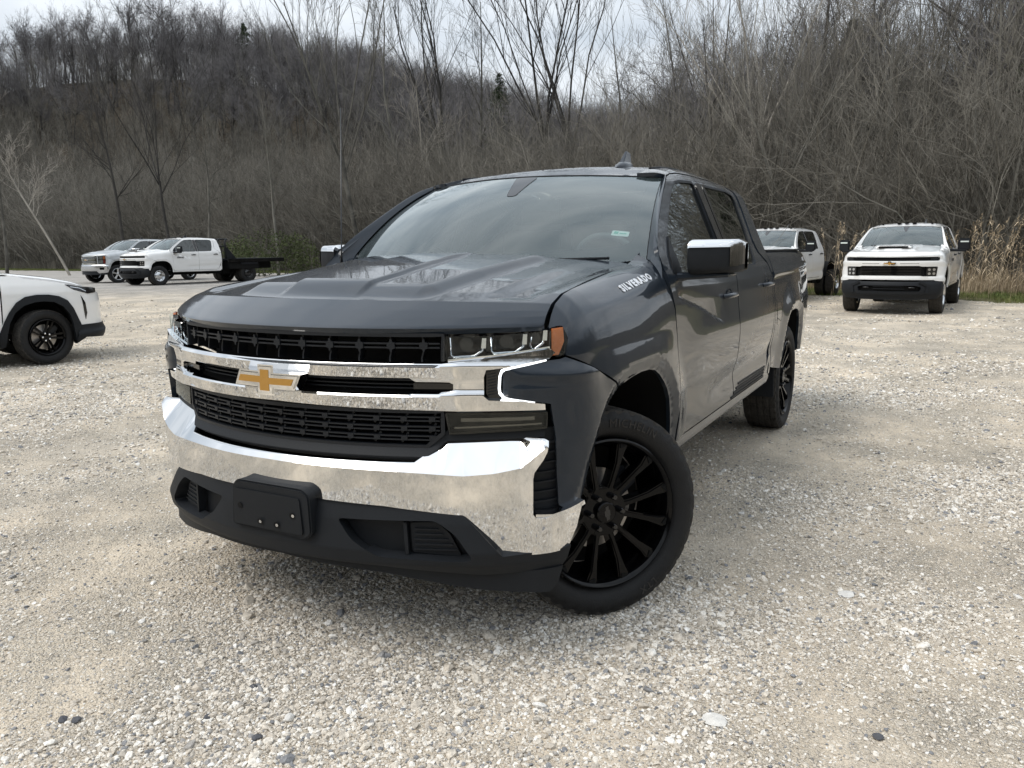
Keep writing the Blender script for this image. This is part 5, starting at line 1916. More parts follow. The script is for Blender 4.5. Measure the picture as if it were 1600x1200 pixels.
def pts_band(n, d0, d1, y0, y1, view=True, dist=None):
    """points inside the wood: depth d0..d1 behind the edge"""
    y = nrg.uniform(y0, y1, n)
    d = nrg.uniform(d0, d1, n)
    x = edge_xv(y) - d
    if view:
        ok, zz = in_view(x, y, 8.0, .12)
        ok2, _ = in_view(x, y, gz(x, y), .12)
        ok = (ok | ok2) & (zz > 0)
        x, y = x[ok], y[ok]
    return x, y

def col_of(x, y):
    d = np.stack([x - CP.x, y - CP.y], -1)
    f2 = np.array([fw.x, fw.y]); r2 = np.array([rr.x, rr.y])
    return 800 + 1247.5 * (d @ r2) / (d @ f2)
def tall_at(x, y):
    # the wood stands lower where the valley opens, taller on the near right
    return np.interp(col_of(x, y), [0, 300, 560, 700, 1000, 1120, 1220, 1600], [.75, .62, .60, .62, .66, .80, 1.0, 1.05])

def place(name, x, y, shapes, s0, s1, lean=.08, thin=1.0):
    n = len(x)
    z = gz(x, y) - .1
    rot = np.stack([nrg.normal(0, lean, n), nrg.normal(0, lean, n), nrg.uniform(0, 6.28, n)], 1)
    s_ = nrg.uniform(s0, s1, n) * (tall_at(x, y) if name in ('woodland', 'thicket_behind') else 1)
    scl = np.stack([s_ * thin, s_ * thin, s_], 1)
    return scatter(name, np.stack([x, y, z], 1), rot, scl, shapes)

# dense thicket at the wood's edge
x, y = pts_band(3000, .8, 11, -110, 22)
o = place('thicket', x, y, SHP_BRUSH, .45, 1.15, .15)
x, y = pts_band(900, 10, 30, -120, 26)
o = place('thicket_behind', x, y, SHP_BRUSH, .9, 1.5, .08)
x, y = pts_band(1000, 1.5, 36, -120, 26)
o = place('woodland', x, y, SHP_MID, .55, 1.0, .035, .85)
# hillside wood
x, y = pts_band(16000, 28, 190, -330, 60)
v_ = -(x + 93) * .643 - (y + 113) * .766
k_ = (v_ < 8) & (nrg.random(len(x)) < np.where(v_ > -14, .7, 1))
x, y = x[k_], y[k_]
o = place('hillside_forest', x, y, SHP_FAR, .42, .70, .06)
x, y = pts_band(9000, 40, 190, -330, 30)
v_ = -(x + 93) * .643 - (y + 113) * .766
k_ = (v_ < 8) & (v_ > -55)
x, y = x[k_], y[k_]
o = place('hillside_undergrowth', x, y, SHP_BRUSH, .5, .95, .12)
x, y = pts_band(40, 60, 150, -220, -40)
o = place('hillside_evergreens', x, y, SHP_CON, .5, .8, .03)
x, y = pts_band(190, 8, 40, -34, 26)
k_ = col_of(x, y) > 1020
o = place('tall_woodland', x[k_], y[k_], SHP_FAR, .70, 1.0, .035)
# the wood goes on beyond both sides of the frame and behind the camera
def ring(n, r0_, r1_, a0, a1):
    a = nrg.uniform(a0, a1, n)
    r_ = nrg.uniform(r0_, r1_, n)
    return 2 + r_ * np.cos(a), r_ * np.sin(a)
def place_flat(name, x, y, shapes, s0, s1):
    n = len(x)
    rot = np.stack([nrg.normal(0, .06, n), nrg.normal(0, .06, n), nrg.uniform(0, 6.28, n)], 1)
    s_ = nrg.uniform(s0, s1, n)
    return scatter(name, np.stack([x, y, x * 0 - .2], 1), rot, np.stack([s_, s_, s_], 1), shapes)
x, y = ring(620, 34, 60, R(-85), R(150))
place_flat('woodland_beyond_yard', x, y, SHP_MID, .6, 1.0)
x, y = ring(1300, 30, 44, R(-85), R(150))
place_flat('thicket_beyond_yard', x, y, SHP_BRUSH, .8, 1.3)

# ------------------------------------------------------------------ grass at the edge
def grass_tuft(seed, n=16, h=.10, spread=.10, mat_='grass', wd=.004):
    r_ = random.Random(seed)
    V, F = [], []
    for k in range(n):
        a = r_.uniform(0, 2 * pi)
        p = Vector((r_.gauss(0, spread), r_.gauss(0, spread), -.01))
        hh = h * r_.uniform(.5, 1.3)
        d = Vector((math.cos(a), math.sin(a), 0))
        s_ = Vector((-d.y, d.x, 0)) * wd
        b = len(V)
        m_ = p + d * hh * .18 + Vector((0, 0, hh * .6))
        e = p + d * hh * r_.uniform(.3, .8) + Vector((0, 0, hh))
        V += [p - s_, p + s_, m_ + s_ * .8, m_ - s_ * .8, e]
        F += [(b, b + 1, b + 2, b + 3), (b + 3, b + 2, b + 4)]
    return template('grass_shape', [tuple(v) for v in V], F, [M[mat_]])
GR = [grass_tuft(k) for k in range(4)]
y = nrg.uniform(-90, 24, 60000)
d = nrg.uniform(-5.6, 4, 60000)
x = edge_xv(y) - d
ok, zz = in_view(x, y, 0, .02)
ok &= (nrg.random(len(x)) < np.clip(1.3 * patch(x * .6, y * .6), .15, 1)) & (-d < grass_w(y) + .5 * np.sin(y * 1.7) + nrg.normal(0, .25, len(x)))
x, y = x[ok], y[ok]
n = len(x)
scatter('grass', np.stack([x, y, gz(x, y)], 1), np.stack([x * 0, x * 0, nrg.uniform(0, 6.28, n)], 1), np.tile(nrg.uniform(.6, 1.5, n)[:, None], (1, 3)), GR)

# dry twiggy undergrowth hugging the ground at the edge
DB = [grass_tuft(40 + k, 30, .7, .28, 'twig', .004) for k in range(3)]
x, y = pts_band(3500, -.2, 5, -100, 22)
n = len(x)
scatter('undergrowth', np.stack([x, y, gz(x, y)], 1), np.stack([x * 0, x * 0, nrg.uniform(0, 6.28, n)], 1), np.tile(nrg.uniform(.6, 1.7, n)[:, None], (1, 3)), DB)

# ------------------------------------------------------------------ trees one can tell apart
def tree_thing(label, px_dist_dir, H, r0, kind, seed, bark='bark', lean=(0, 0), twig='twig', cat='tree', name='bare_tree', group=None):
    x, y = px_dist_dir
    t = thing(name, label, cat, (x, y, float(gz(x, y)) - .1), 0, group)
    tr, cr = bare_tree(seed, H, r0, kind, lean)
    if tr:
        V, F = seg_prisms(tr, 7)
        mesh_obj('trunk', V.tolist(), F.tolist(), M[bark], t, smooth=True)
    V, F = seg_prisms(cr, 3)
    mesh_obj('crown', V.tolist(), F.tolist(), M[bark if bark != 'bark_pale' else 'bark_pale'], t, smooth=True)
    return t

def at(px, depth):
    """ground spot that lies in column px of the photograph's 1600 at a given depth"""
    a = (px - 800) / 1247.5
    f2 = Vector((fw.x, fw.y, 0)).normalized()
    r2 = Vector((rr.x, rr.y, 0)).normalized()
    k = depth / f2.dot(f2)
    return (CP.x + f2.x * depth + r2.x * a * depth, CP.y + f2.y * depth + r2.y * a * depth)
# ------------------------------------------------------------------ heavy-duty pickups
def copy_thing(root, name=None):
    r_ = root.copy()
    COL.objects.link(r_)
    for ch in list(root.children):
        c_ = ch.copy()
        COL.objects.link(c_)
        c_.parent = r_
        for g in list(ch.children):
            d = g.copy()
            COL.objects.link(d)
            d.parent = c_
    return r_

def symm(p):
    return p + [(-a, b) for a, b in p[::-1] if a > 1e-9]

FASC_SIDE = [(1.046, 1.099), (1.16, 1.055), (1.30, .993), (1.415, .938)] + [p for p in ARCH_F[::-1] if p[0] <= 1.36]
def front_hd(t, P):
    top = [(0, 1.178), (.64, 1.176), (1.0, 1.196), (1.055, 1.198), (1.052, 1.13)]
    low = [(1.10, .60), (1.08, .66), (.98, .665), (.90, .675), (.86, .69), (0, .695)]
    slot = symm([(0, 1.165), (.96, 1.172), (.985, 1.14), (.97, 1.090), (0, 1.085)])
    grl = symm([(0, .985), (.56, .985), (.62, .970), (.935, .970), (.95, .94), (.93, .765), (.66, .765), (.60, .775), (0, .778)])
    def off_(s, z):
        a = np.abs(s)
        return .02 * np.exp(-((z - 1.05) / .05) ** 2) + .012 * (1 - smooth(.8, 1.0, a)) + flare(arch_dist(a, z, ARCH_F)) + .03 * smooth(.76, .71, z)
    panel('front_fascia', symm(top + FASC_SIDE + low), Wf(off_), .03, P, t, thick=.04, holes=[slot, grl])
    panel('grille_backing', [(-.99, .78), (.99, .78), (.99, 1.178), (-.99, 1.178)], Wc(-.05), .08, M['void'], t, thick=0)
    for z in (.800, .832, .864, .896, .928, .960):
        ribbon_box('grille_slat', [(-.62, z), (.62, z)], W1(-.008), .012, .03, M['gloss_black'], t)
    for z in (1.105, 1.125, 1.147):
        ribbon_box('grille_slat', [(-.80, z), (.80, z)], W1(-.010), .007, .03, M['plastic_grey'], t)
    for sg in (1, -1):
        prism('upper_lamp', [(sg * .80, 1.100), (sg * .975, 1.108), (sg * .975, 1.155), (sg * .80, 1.150)], W1(-.002), .03, M['plastic_grey'], t)
        hl = bpy.data.objects.new('headlight', None)
        link(hl, t)
        panel('lamp_body', [(.72, .775), (.925, .775), (.94, .96), (.72, .96)], Wc(.0), .05, M['gloss_black'], hl, thick=.02, mirror=sg < 0)
        for a in (.775, .870):
            for z in (.822, .905):
                prism('lamp_lens', [(sg * (a + .030 * math.cos(k * pi / 5)), z + .028 * math.sin(k * pi / 5)) for k in range(10)], W1(.008), .01, M['chrome_dull'], hl)
        ribbon_box('trim_line', [(sg * .20, 1.034), (sg * .56, 1.036)], W1(.030), .010, .01, M['plastic'], t)
    bowtie(t, 1.035, .85, .055)
    # black bumper
    bt = [(0, .655), (.55, .655), (.66, .685), (.86, .690), (.90, .675), (.98, .662), (1.12, .66), (1.13, .60), (1.09, .36), (.95, .29), (.5, .27), (0, .27)]
    def bo(s, z):
        a = np.abs(s)
        return .05 + .02 * np.exp(-((z - .50) / .12) ** 2) - .04 * smooth(.95, 1.15, a) - .05 * smooth(.40, .28, z) - .035 * smooth(.63, .68, z)
    hole = round_poly(symm([(0, .57), (.52, .57), (.62, .54), (.60, .45), (0, .44)]), .02)
    panel('front_bumper', symm(bt), Wf(bo), .035, M['plastic'], t, thick=.05, holes=[hole])
    panel('bumper_opening', [(-.68, .42), (.68, .42), (.68, .62), (-.68, .62)], Wc(.0), .1, M['void'], t, thick=0)
    for z in (.50, .545):
        ribbon_box('bumper_rib', [(-.30, z), (.30, z)], W1(.03), .012, .02, M['plastic_grey'], t)
    for sg in (1, -1):
        ribbon_box('bumper_brace', [(sg * .58, .645), (sg * .74, .57), (sg * .72, .42)], W1(.085), .05, .03, M['plastic'], t, bev=0)
        tube('tow_hook', [tuple(W(sg * a, z, o)) for a, z, o in ((.38, .53, .02), (.38, .53, .07), (.44, .53, .09), (.50, .53, .07), (.50, .53, .02))], .014, M['gloss_black'], t, n=6)

def silver_front(t, P):
    top = [(0, 1.178), (.64, 1.176), (1.0, 1.196), (1.055, 1.198), (1.052, 1.13)]
    low = [(1.10, .60), (1.08, .775), (.0, .775)]
    grl = round_poly(symm([(0, 1.165), (.60, 1.165), (.60, .80), (0, .80)]), .02)
    lmp = round_poly([(.64, 1.165), (.985, 1.17), (1.0, 1.0), (.98, .82), (.64, .82)], .02)
    panel('front_fascia', symm(top + FASC_SIDE + low), Wf(lambda s, z: .006 + flare(arch_dist(np.abs(s), z, ARCH_F))), .04, P, t, thick=.03, holes=[grl, lmp, [(-a, b) for a, b in lmp]])
    ribbon_box('grille_frame', [(-.58, .82), (-.58, 1.15), (.58, 1.15), (.58, .82), (-.58, .82)], W1(.02), .035, .04, M['chrome'], t)
    ribbon_box('grille_bar', [(-.58, .995), (.58, .995)], W1(.03), .035, .04, M['chrome'], t)
    for k in range(5):
        for z0 in (.845, 1.03):
            z = z0 + k * .026
            ribbon_box('grille_slat', [(-.56, z), (.56, z)], W1(.0), .010, .03, M['chrome_dull'], t)
    panel('grille_backing', [(-1.0, .79), (1.0, .79), (1.0, 1.175), (-1.0, 1.175)], Wc(-.04), .08, M['void'], t, thick=0)
    bowtie(t, .995, .9, .06)
    for sg in (1, -1):
        hl = bpy.data.objects.new('headlight', None)
        link(hl, t)
        for z0, z1 in ((1.02, 1.155), (.835, .985)):
            panel('lamp_bowl', [(.66, z0), (.86, z0), (.86, z1), (.66, z1)], Wc(-.015), .05, M['chrome_dull'], hl, thick=.01, mirror=sg < 0)
            panel('turn_lamp', [(.875, z0), (.975, z0), (.975, z1), (.875, z1)], Wc(-.01), .05, M['red_lens'] if z0 < .9 else M['amber'], hl, thick=.01, mirror=sg < 0)
        panel('lamp_cover', lmp, Wc(.006), .06, M['lens'], hl, thick=0, mirror=sg < 0)
    bt = [(0, .775), (1.0, .775), (1.11, .74), (1.12, .60), (1.05, .44), (.66, .40), (.56, .50), (0, .50)]
    panel('front_bumper', symm(bt), Wf(lambda s, z: .06 - .04 * smooth(.98, 1.12, np.abs(s)) - .03 * smooth(.60, .42, z) - .03 * smooth(.74, .78, z)), .035, M['chrome_dull'], t, thick=.04, holes=[round_poly([(.72, .56), (.92, .56), (.92, .66), (.72, .66)], .02), round_poly([(-.72, .56), (-.92, .56), (-.92, .66), (-.72, .66)], .02)])
    panel('bumper_opening', [(-1.0, .40), (1.0, .40), (1.0, .70), (-1.0, .70)], Wc(.0), .1, M['void'], t, thick=0)
    panel('air_dam', symm([(0, .51), (.62, .50), (1.04, .44), (1.0, .34), (0, .34)]), Wc(.02), .08, M['plastic'], t, thick=.03)

RES = 1.6
# --- pattern truck: everything forward of the bed, built once
def hd_cab(P, loc, label, rz=0, lift=.05, front=front_hd, hd=True, group='white heavy pickups parked along the trees'):
    t = thing('pickup_truck', label, 'pickup truck', loc, rz, group)
    front(t, P)
    panel('hood', [(0, -1), (0, 1), (1, 1), (1, -1)], lambda u, y: hood(u, y), .03, P, t, thick=.03)
    if hd:
        b = hood(np.array([.30]), np.array([0.]))[0]
        hexa('hood_scoop', [(b[0] + .05, -.36, b[2] - .01), (b[0] + .03, -.34, b[2] + .045), (b[0] - .45, -.34, b[2] + .06), (b[0] - .45, -.36, b[2]), (b[0] + .05, .36, b[2] - .01), (b[0] + .03, .34, b[2] + .045), (b[0] - .45, .34, b[2] + .06), (b[0] - .45, .36, b[2])], P, t, bev=.02)
        rbox('scoop_mouth', (b[0] + .045, 0, b[2] + .018), (.03, .60, .042), M['void'], t, bev=.012)
    fender_panel(t, P, 1.6)
    cabin(t, P, 1.5, marker_lights=hd)
    for sg in (1, -1):
        (mirror_hd if hd else mirror_ld)(t, P, sg)
    underbody(t)
    for ch in t.children:
        ch.location.z += lift
    # printed model number low on the doors
    return t

def add_wheels(t, style, R0, wb, dual=False, steer=0, rim=.235, rmat=None):
    wheel(t, (0, .865, R0), steer=R(steer), style=style, R0=R0, detail=False, rim=rim)
    wheel(t, (0, -.865, R0), steer=R(steer), side=-1, style=style, R0=R0, detail=False, rim=rim)
    for y_ in ((.62, .93) if dual else (.865,)):
        wheel(t, (wb, y_, R0), style=style, wmat=rmat, R0=R0, detail=False, rim=rim)
        wheel(t, (wb, -y_, R0), side=-1, style=style, wmat=rmat, R0=R0, detail=False, rim=rim)

WP = M['white_paint']
white0 = hd_cab(WP, (0, 0, 0), 'x')
# right-hand truck: complete with bed
whA = copy_thing(white0)
whA.location = (-16.85, 1.10, 0)
whA.rotation_euler.z = R(-5)
whA['label'] = 'white heavy pickup with hood scoop and black bumper facing us beside the dry reeds'
bed(whA, WP, 1.6)
for ch in whA.children:
    if ch.name.split('.')[0] in ('bed_side', 'taillight', 'bed_rail', 'bed_floor', 'bed_front', 'tailgate', 'rear_bumper'):
        ch.location.z += .05
add_wheels(whA, 'six', .405, -3.745, rim=.23)
# chassis cab behind the dark truck
whB = copy_thing(white0)
whB.location = (-18.9, -2.42, 0)
whB.rotation_euler.z = R(-8)
whB['label'] = 'white chassis cab with twin rear tyres, half hidden behind the dark grey pickup'
add_wheels(whB, 'steel', .405, -4.35, dual=True, rim=.22)
rbox('rear_frame', (-4.35, .43, .66), (2.9, .09, .20), M['void'], whB, bev=.01)
rbox('rear_frame', (-4.35, -.43, .66), (2.9, .09, .20), M['void'], whB, bev=.01)
for x_ in (-3.4, -4.0, -4.8, -5.7):
    rbox('frame_crossmember', (x_, 0, .66), (.10, .86, .12), M['void'], whB, bev=.01)
rbox('hitch_box', (-3.35, .30, .84), (.25, .5, .14), M['plastic'], whB, bev=.03)
# flatbed at left
whC = white0
whC.location = (-19.5, -27.3, .14)
whC.rotation_euler.z = R(-6)
whC['label'] = 'white crew cab truck with black flat deck and rack, parked beside the silver pickup'
add_wheels(whC, 'steel', .405, -4.35, dual=True, steer=4, rim=.22, rmat=M['gloss_black'])
for sg in (1, -1):
    rbox('deck_fender', (-4.35, .93 * sg, .84), (1.0, .42, .18), M['plastic'], whC, bev=.05)
rbox('flat_deck', (-4.75, 0, 1.02), (3.1, 2.30, .09), M['plastic'], whC, bev=.01)
rbox('deck_rail', (-4.75, 1.16, .97), (3.1, .05, .14), M['gloss_black'], whC, bev=.01)
rbox('deck_rail', (-4.75, -1.16, .97), (3.1, .05, .14), M['gloss_black'], whC, bev=.01)
rbox('deck_skirt', (-4.10, .80, .78), (1.6, .6, .36), M['void'], whC, bev=.02)
rbox('rear_frame', (-4.5, 0, .74), (3.2, .9, .3), M['void'], whC, bev=.02)
for y_ in (-1.0, 1.0, -.45, .45):
    tube('rack_upright', [(-3.22, y_, 1.05), (-3.22, y_, 1.80), (-3.28, y_ * .96, 1.88), (-3.36, y_ * .94, 1.91)], .035, M['plastic'], whC, n=8)
tube('rack_crossbar', [(-3.36, -.94, 1.91), (-3.36, .94, 1.91)], .035, M['plastic'], whC, n=8)
tube('rack_crossbar', [(-3.22, -1.0, 1.60), (-3.22, 1.0, 1.60)], .03, M['plastic'], whC, n=8)
for k in range(10):
    y_ = -.9 + k * .2
    tube('rack_bar', [(-3.23, y_, 1.06), (-3.23, y_, 1.82)], .012, M['plastic'], whC, n=5)
hexa('rack_gusset', [(-3.25, .99, 1.06), (-3.25, .99, 1.55), (-3.30, .99, 1.55), (-3.75, .99, 1.06), (-3.25, 1.02, 1.06), (-3.25, 1.02, 1.55), (-3.30, 1.02, 1.55), (-3.75, 1.02, 1.06)], M['plastic'], whC, bev=.003)
for tt in (whA, whC):
    V, F = text_mesh('3500 HD' if tt is whC else '2500 HD', .085, .002, bold=.002)
    mesh_obj('door_lettering', [((-.82 - a), 1.034 + c_, 1.06 + .05 + b) for a, b, c_ in V], F, M['label_dark'], tt)
SL = M['silver_paint']
sil = hd_cab(SL, (-20.8, -31.75, .16), 'silver pickup with stacked lamps and chrome grille, beside the white flatbed truck', R(-3), .04, silver_front, False, None)
sil['group'] = ''
del sil['group']
bed(sil, SL, 1.8)
for ch in sil.children:
    if ch.name.split('.')[0] in ('bed_side', 'taillight', 'bed_rail', 'bed_floor', 'bed_front', 'tailgate', 'rear_bumper'):
        ch.location.z += .04
add_wheels(sil, 'five', .40, -3.745, steer=12, rim=.26)

# ------------------------------------------------------------------ white crossover at the left edge
PCs = np.array([(.90, 0), (.885, .2), (.855, .4), (.79, .6), (.70, .74), (.60, .83), (.48, .885), (.33, .915), (.15, .925), (-.3, .93), (-2.6, .93), (-3.2, .90), (-3.5, .84)])
def suv_w(s, z, off=0):
    """s: plan arc parameter = X-coordinate side, measured as -X past the corner"""
    return s
def suv_side(X, Z, off=0):
    X = np.asarray(X, float)
    y = np.interp(X, PCs[::-1, 0], PCs[::-1, 1])
    o = np.interp(Z, [.2, .35, .55, .80, .95, 1.05, 1.20, 1.60], [-.05, -.01, .0, .0, -.012, -.045, -.12, -.27])
    return np.stack([X, -(y + o + off), Z + 0 * X], -1)
_sa = cat_curve(PCs)
_ss = np.r_[0, np.cumsum(np.linalg.norm(np.diff(_sa, axis=0), axis=1))]
_st = np.gradient(_sa, axis=0)
_st /= np.linalg.norm(_st, axis=1)[:, None]
_sn = np.stack([_st[:, 1], -_st[:, 0]], 1)
def SW(s, z, off=0):
    a = np.abs(s)
    sg = np.where(np.asarray(s) < 0, -1, 1)
    k = smooth(.6, 1.1, a)
    q = np.interp(z, [.2, .30, .40, .55, .70, .80, .92, 1.0, 1.08, 1.20, 1.25], [-.06, -.03, .02, .0, .0, .0, -.02, -.05, -.10, -.18, -.22]) * (1 - k) + np.interp(z, [.2, .35, .55, .80, .95, 1.05, 1.20, 1.60], [-.05, -.01, .0, .0, -.012, -.035, -.10, -.27]) * k + off
    x = np.interp(a, _ss, _sa[:, 0]) + np.interp(a, _ss, _sn[:, 0]) * q
    y = np.interp(a, _ss, _sa[:, 1]) + np.interp(a, _ss, _sn[:, 1]) * q
    return np.stack([x, -y * sg, z + 0 * x], -1)
_i0 = np.argmax(_sa[:, 0] < 0)
SS0 = float(_ss[_i0] + _sa[_i0, 0])          # s where X = 0 on the straight side

def build_suv():
    t = thing('parked_car', 'white crossover with black arch trim and black wheels, cut off by the left edge', 'car', (0, 0, 0), 0)
    P = M['white_paint']
    sx = lambda X: SS0 - X
    arch_in = [(-.47, .28), (-.445, .42), (-.405, .58), (-.33, .715), (-.22, .80), (-.09, .838), (.03, .845), (.14, .83), (.24, .765), (.31, .66), (.345, .53), (.36, .40), (.375, .25)]
    arch_out = [(-.52, .475), (-.465, .60), (-.40, .72), (-.31, .84), (-.20, .912), (-.06, .934), (.08, .93), (.20, .905), (.30, .845), (.365, .735), (.42, .58), (.45, .50)]
    tos = lambda pts: [(sx(a), b) for a, b in pts]
    # fender + bumper skin in white
    f_out = tos([(-.455, 1.02)]) + tos([(-.475, .60), (-.52, .475)]) + tos(arch_out[1:]) + [(sx(.56), .505), (0, .50), (0, .60), (.40, .62), (.44, .90), (.62, .93), (.80, .96), (sx(.50), 1.005), (sx(.36), 1.04), (sx(.30), 1.065), (sx(.05), 1.112), (sx(-.17), 1.142), (sx(-.24), 1.18), (sx(-.45), 1.185)]
    for sg in (1, -1):
        m_ = sg < 0
        fn = lambda s, z, sg=sg: SW(s * sg, z, .0)
        panel('fender', f_out, lambda s, z: SW(s, z, .004 * np.exp(-((z - .98) / .03) ** 2)) * [1, 1, 1], .03, P, t, thick=.02, mirror=m_, ref=(-1, 0, .7))
        panel('arch_trim', tos(arch_out) + [(sx(.36), .25)] + tos(arch_in[::-1]) + [(sx(-.53), .25)], lambda s, z: SW(s, z, .022), .03, M['plastic'], t, thick=.05, mirror=m_, ref=(-1, 0, .7))
        panel('lower_bumper', [(0, .50), (sx(.56), .505), (sx(.45), .50), (sx(.40), .40), (sx(.37), .25), (sx(.50), .33), (.6, .30), (0, .30)], lambda s, z: SW(s, z, .01 + .03 * smooth(.45, .38, z)), .04, M['plastic'], t, thick=.04, mirror=m_, ref=(-1, 0, .7))
        panel('headlight', [(.72, .965), (sx(.50), .955), (sx(.575), .915)][0:0] or [(sx(.30), 1.055), (sx(.40), .980), (sx(.52), .945), (sx(.60), .92), (.70, .93), (.62, .985), (.78, 1.0), (sx(.50), 1.02)], lambda s, z: SW(s, z, .008), .03, M['gloss_black'], t, thick=.03, mirror=m_, ref=(-1, 0, .7))
        ribbon_box('lamp_strip', [(sg * sx(.36), 1.022), (sg * sx(.48), 1.0), (sg * sx(.57), .955)], lambda a, b, o: SW(a, b, .014 + o).ravel() if True else None, .010, .02, M['chrome_dull'], t)
        dr = panel('corner_lamp', [(sx(.487), .905), (sx(.54), .80), (sx(.555), .66), (sx(.525), .57), (sx(.512), .68), (sx(.50), .82)], lambda s, z: SW(s, z, .006), .03, M['gloss_black'], t, thick=.02, mirror=m_, ref=(-1, 0, .7))
        # doors and rear quarter, simple but whole
        panel('front_door', tos([(-.475, 1.0), (-.495, .47), (-1.50, .42), (-1.50, 1.05), (-.70, 1.04)]), lambda s, z: SW(s, z, .0), .08, P, t, thick=.03, mirror=m_, ref=(-1, 0, .7))
        panel('rear_door', tos([(-1.515, 1.05), (-1.515, .42), (-2.25, .42), (-2.45, .80), (-2.45, 1.08)]), lambda s, z: SW(s, z, .0), .08, P, t, thick=.03, mirror=m_, ref=(-1, 0, .7))
        panel('rear_quarter', tos([(-2.46, 1.08), (-2.46, .80), (-2.60, .86), (-2.85, .80), (-3.0, .60), (-3.05, .42), (-3.45, .45), (-3.5, 1.0)]), lambda s, z: SW(s, z, .0), .08, P, t, thick=.03, mirror=m_, ref=(-1, 0, .7))
        panel('sill_trim', tos([(-.50, .46), (-.53, .28), (-2.2, .28), (-2.25, .42), (-1.5, .41)]), lambda s, z: SW(s, z, .015), .1, M['plastic'], t, thick=.04, mirror=m_, ref=(-1, 0, .7))
        panel('side_window', tos([(-.62, 1.10), (-1.30, 1.50), (-2.2, 1.53), (-2.9, 1.40), (-3.1, 1.14), (-1.5, 1.09)]), lambda s, z: SW(s, z, -.01), .1, M['privacy'], t, thick=0, mirror=m_, ref=(-1, 0, .7))
        panel('window_frame', tos([(-.50, 1.03), (-1.25, 1.56), (-2.2, 1.60), (-3.1, 1.50), (-3.4, 1.10), (-1.5, 1.06)]), lambda s, z: SW(s, z, .0), .06, P, t, thick=.02, mirror=m_, ref=(-1, 0, .7), holes=[tos([(-.66, 1.115), (-1.30, 1.49), (-2.2, 1.52), (-2.88, 1.39), (-3.06, 1.15), (-1.5, 1.10)])])
        bm = bmesh.new()
        for (x0, z0), (x1, z1) in zip(arch_in[:-1], arch_in[1:]):
            bm.faces.new([bm.verts.new(p) for p in ((x0, -.90 * sg, z0 + .01), (x1, -.90 * sg, z1 + .01), (x1, -.55 * sg, z1 + .02), (x0, -.55 * sg, z0 + .02))])
        bm_obj('wheel_liner', bm, M['void'], t)
    def hd(u, yy):
        # bonnet
        hx = np.interp(u, [0, .08, .2, .45, 1], [.70, .64, .50, .22, -.42])
        sx_ = np.interp(u, [0, .08, .2, .45, 1], [.50, .48, .36, .10, -.24])
        cz = np.interp(u, [0, .08, .2, .45, 1], [.985, 1.03, 1.085, 1.15, 1.235])
        sz = np.interp(u, [0, .08, .2, .45, 1], [1.005, 1.018, 1.055, 1.11, 1.165])
        sy = np.interp(u, [0, .08, .2, .45, 1], [.80, .815, .845, .865, .83])
        k = np.abs(yy) ** 2.4
        return np.stack([hx + (sx_ - hx) * k, yy * sy, cz + (sz - cz) * k + .012 * np.exp(-((np.abs(yy) - .72) / .07) ** 2)], -1)
    panel('hood', [(0, -1), (0, 1), (1, 1), (1, -1)], hd, .03, P, t, thick=.02)
    panel('windscreen', [(0, -1), (1, -1), (1, 1), (0, 1)], lambda u, y_: np.stack([-.42 - .85 * u - .10 * y_ ** 2, y_ * (.80 - .14 * u), 1.20 + .42 * u - .03 * y_ ** 2], -1), .1, M['windscreen'], t, thick=0)
    panel('roof', [(0, -1), (1, -1), (1, 1), (0, 1)], lambda u, y_: np.stack([-1.27 - 1.9 * u, y_ * .66, 1.60 + .05 * np.sin(u * 2.6) - .03 * y_ ** 2], -1), .1, P, t, thick=.02)
    panel('tail', [(-.84, .35), (.84, .35), (.70, 1.55), (-.70, 1.55)], lambda y_, z: np.stack([-3.5 + .30 * smooth(.9, 1.6, z), y_, z], -1), .1, P, t, thick=.02)
    rbox('cabin_floor', (-1.7, 0, .55), (2.6, 1.5, .5), M['void'], t, bev=0)
    rbox('engine_block', (.10, 0, .62), (.7, .95, .5), M['void'], t, bev=0)
    rbox('grille_insert', (.80, 0, .72), (.05, 1.0, .32), M['gloss_black'], t, bev=.02)
    h_ = R(162)
    t.rotation_euler.z = h_
    f_ = Vector((math.cos(h_), math.sin(h_), 0))
    l_ = Vector((-math.sin(h_), math.cos(h_), 0))
    c_ = Vector((-3.5, -8.46, 0)) + l_ * .90 - f_ * .0
    t.location = c_
    wheel(t, (0, -.80, .365), steer=R(-14), style='suv', R0=.365, side=-1, rim=.235, wd=.225)
    wheel(t, (0, .80, .365), steer=R(-20), style='suv', R0=.365, rim=.235, detail=False, wd=.225)
    wheel(t, (-2.73, -.80, .365), style='suv', R0=.365, side=-1, rim=.235, detail=False, wd=.225)
    wheel(t, (-2.73, .80, .365), style='suv', R0=.365, rim=.235, detail=False, wd=.225)
    return t
SUV = build_suv()
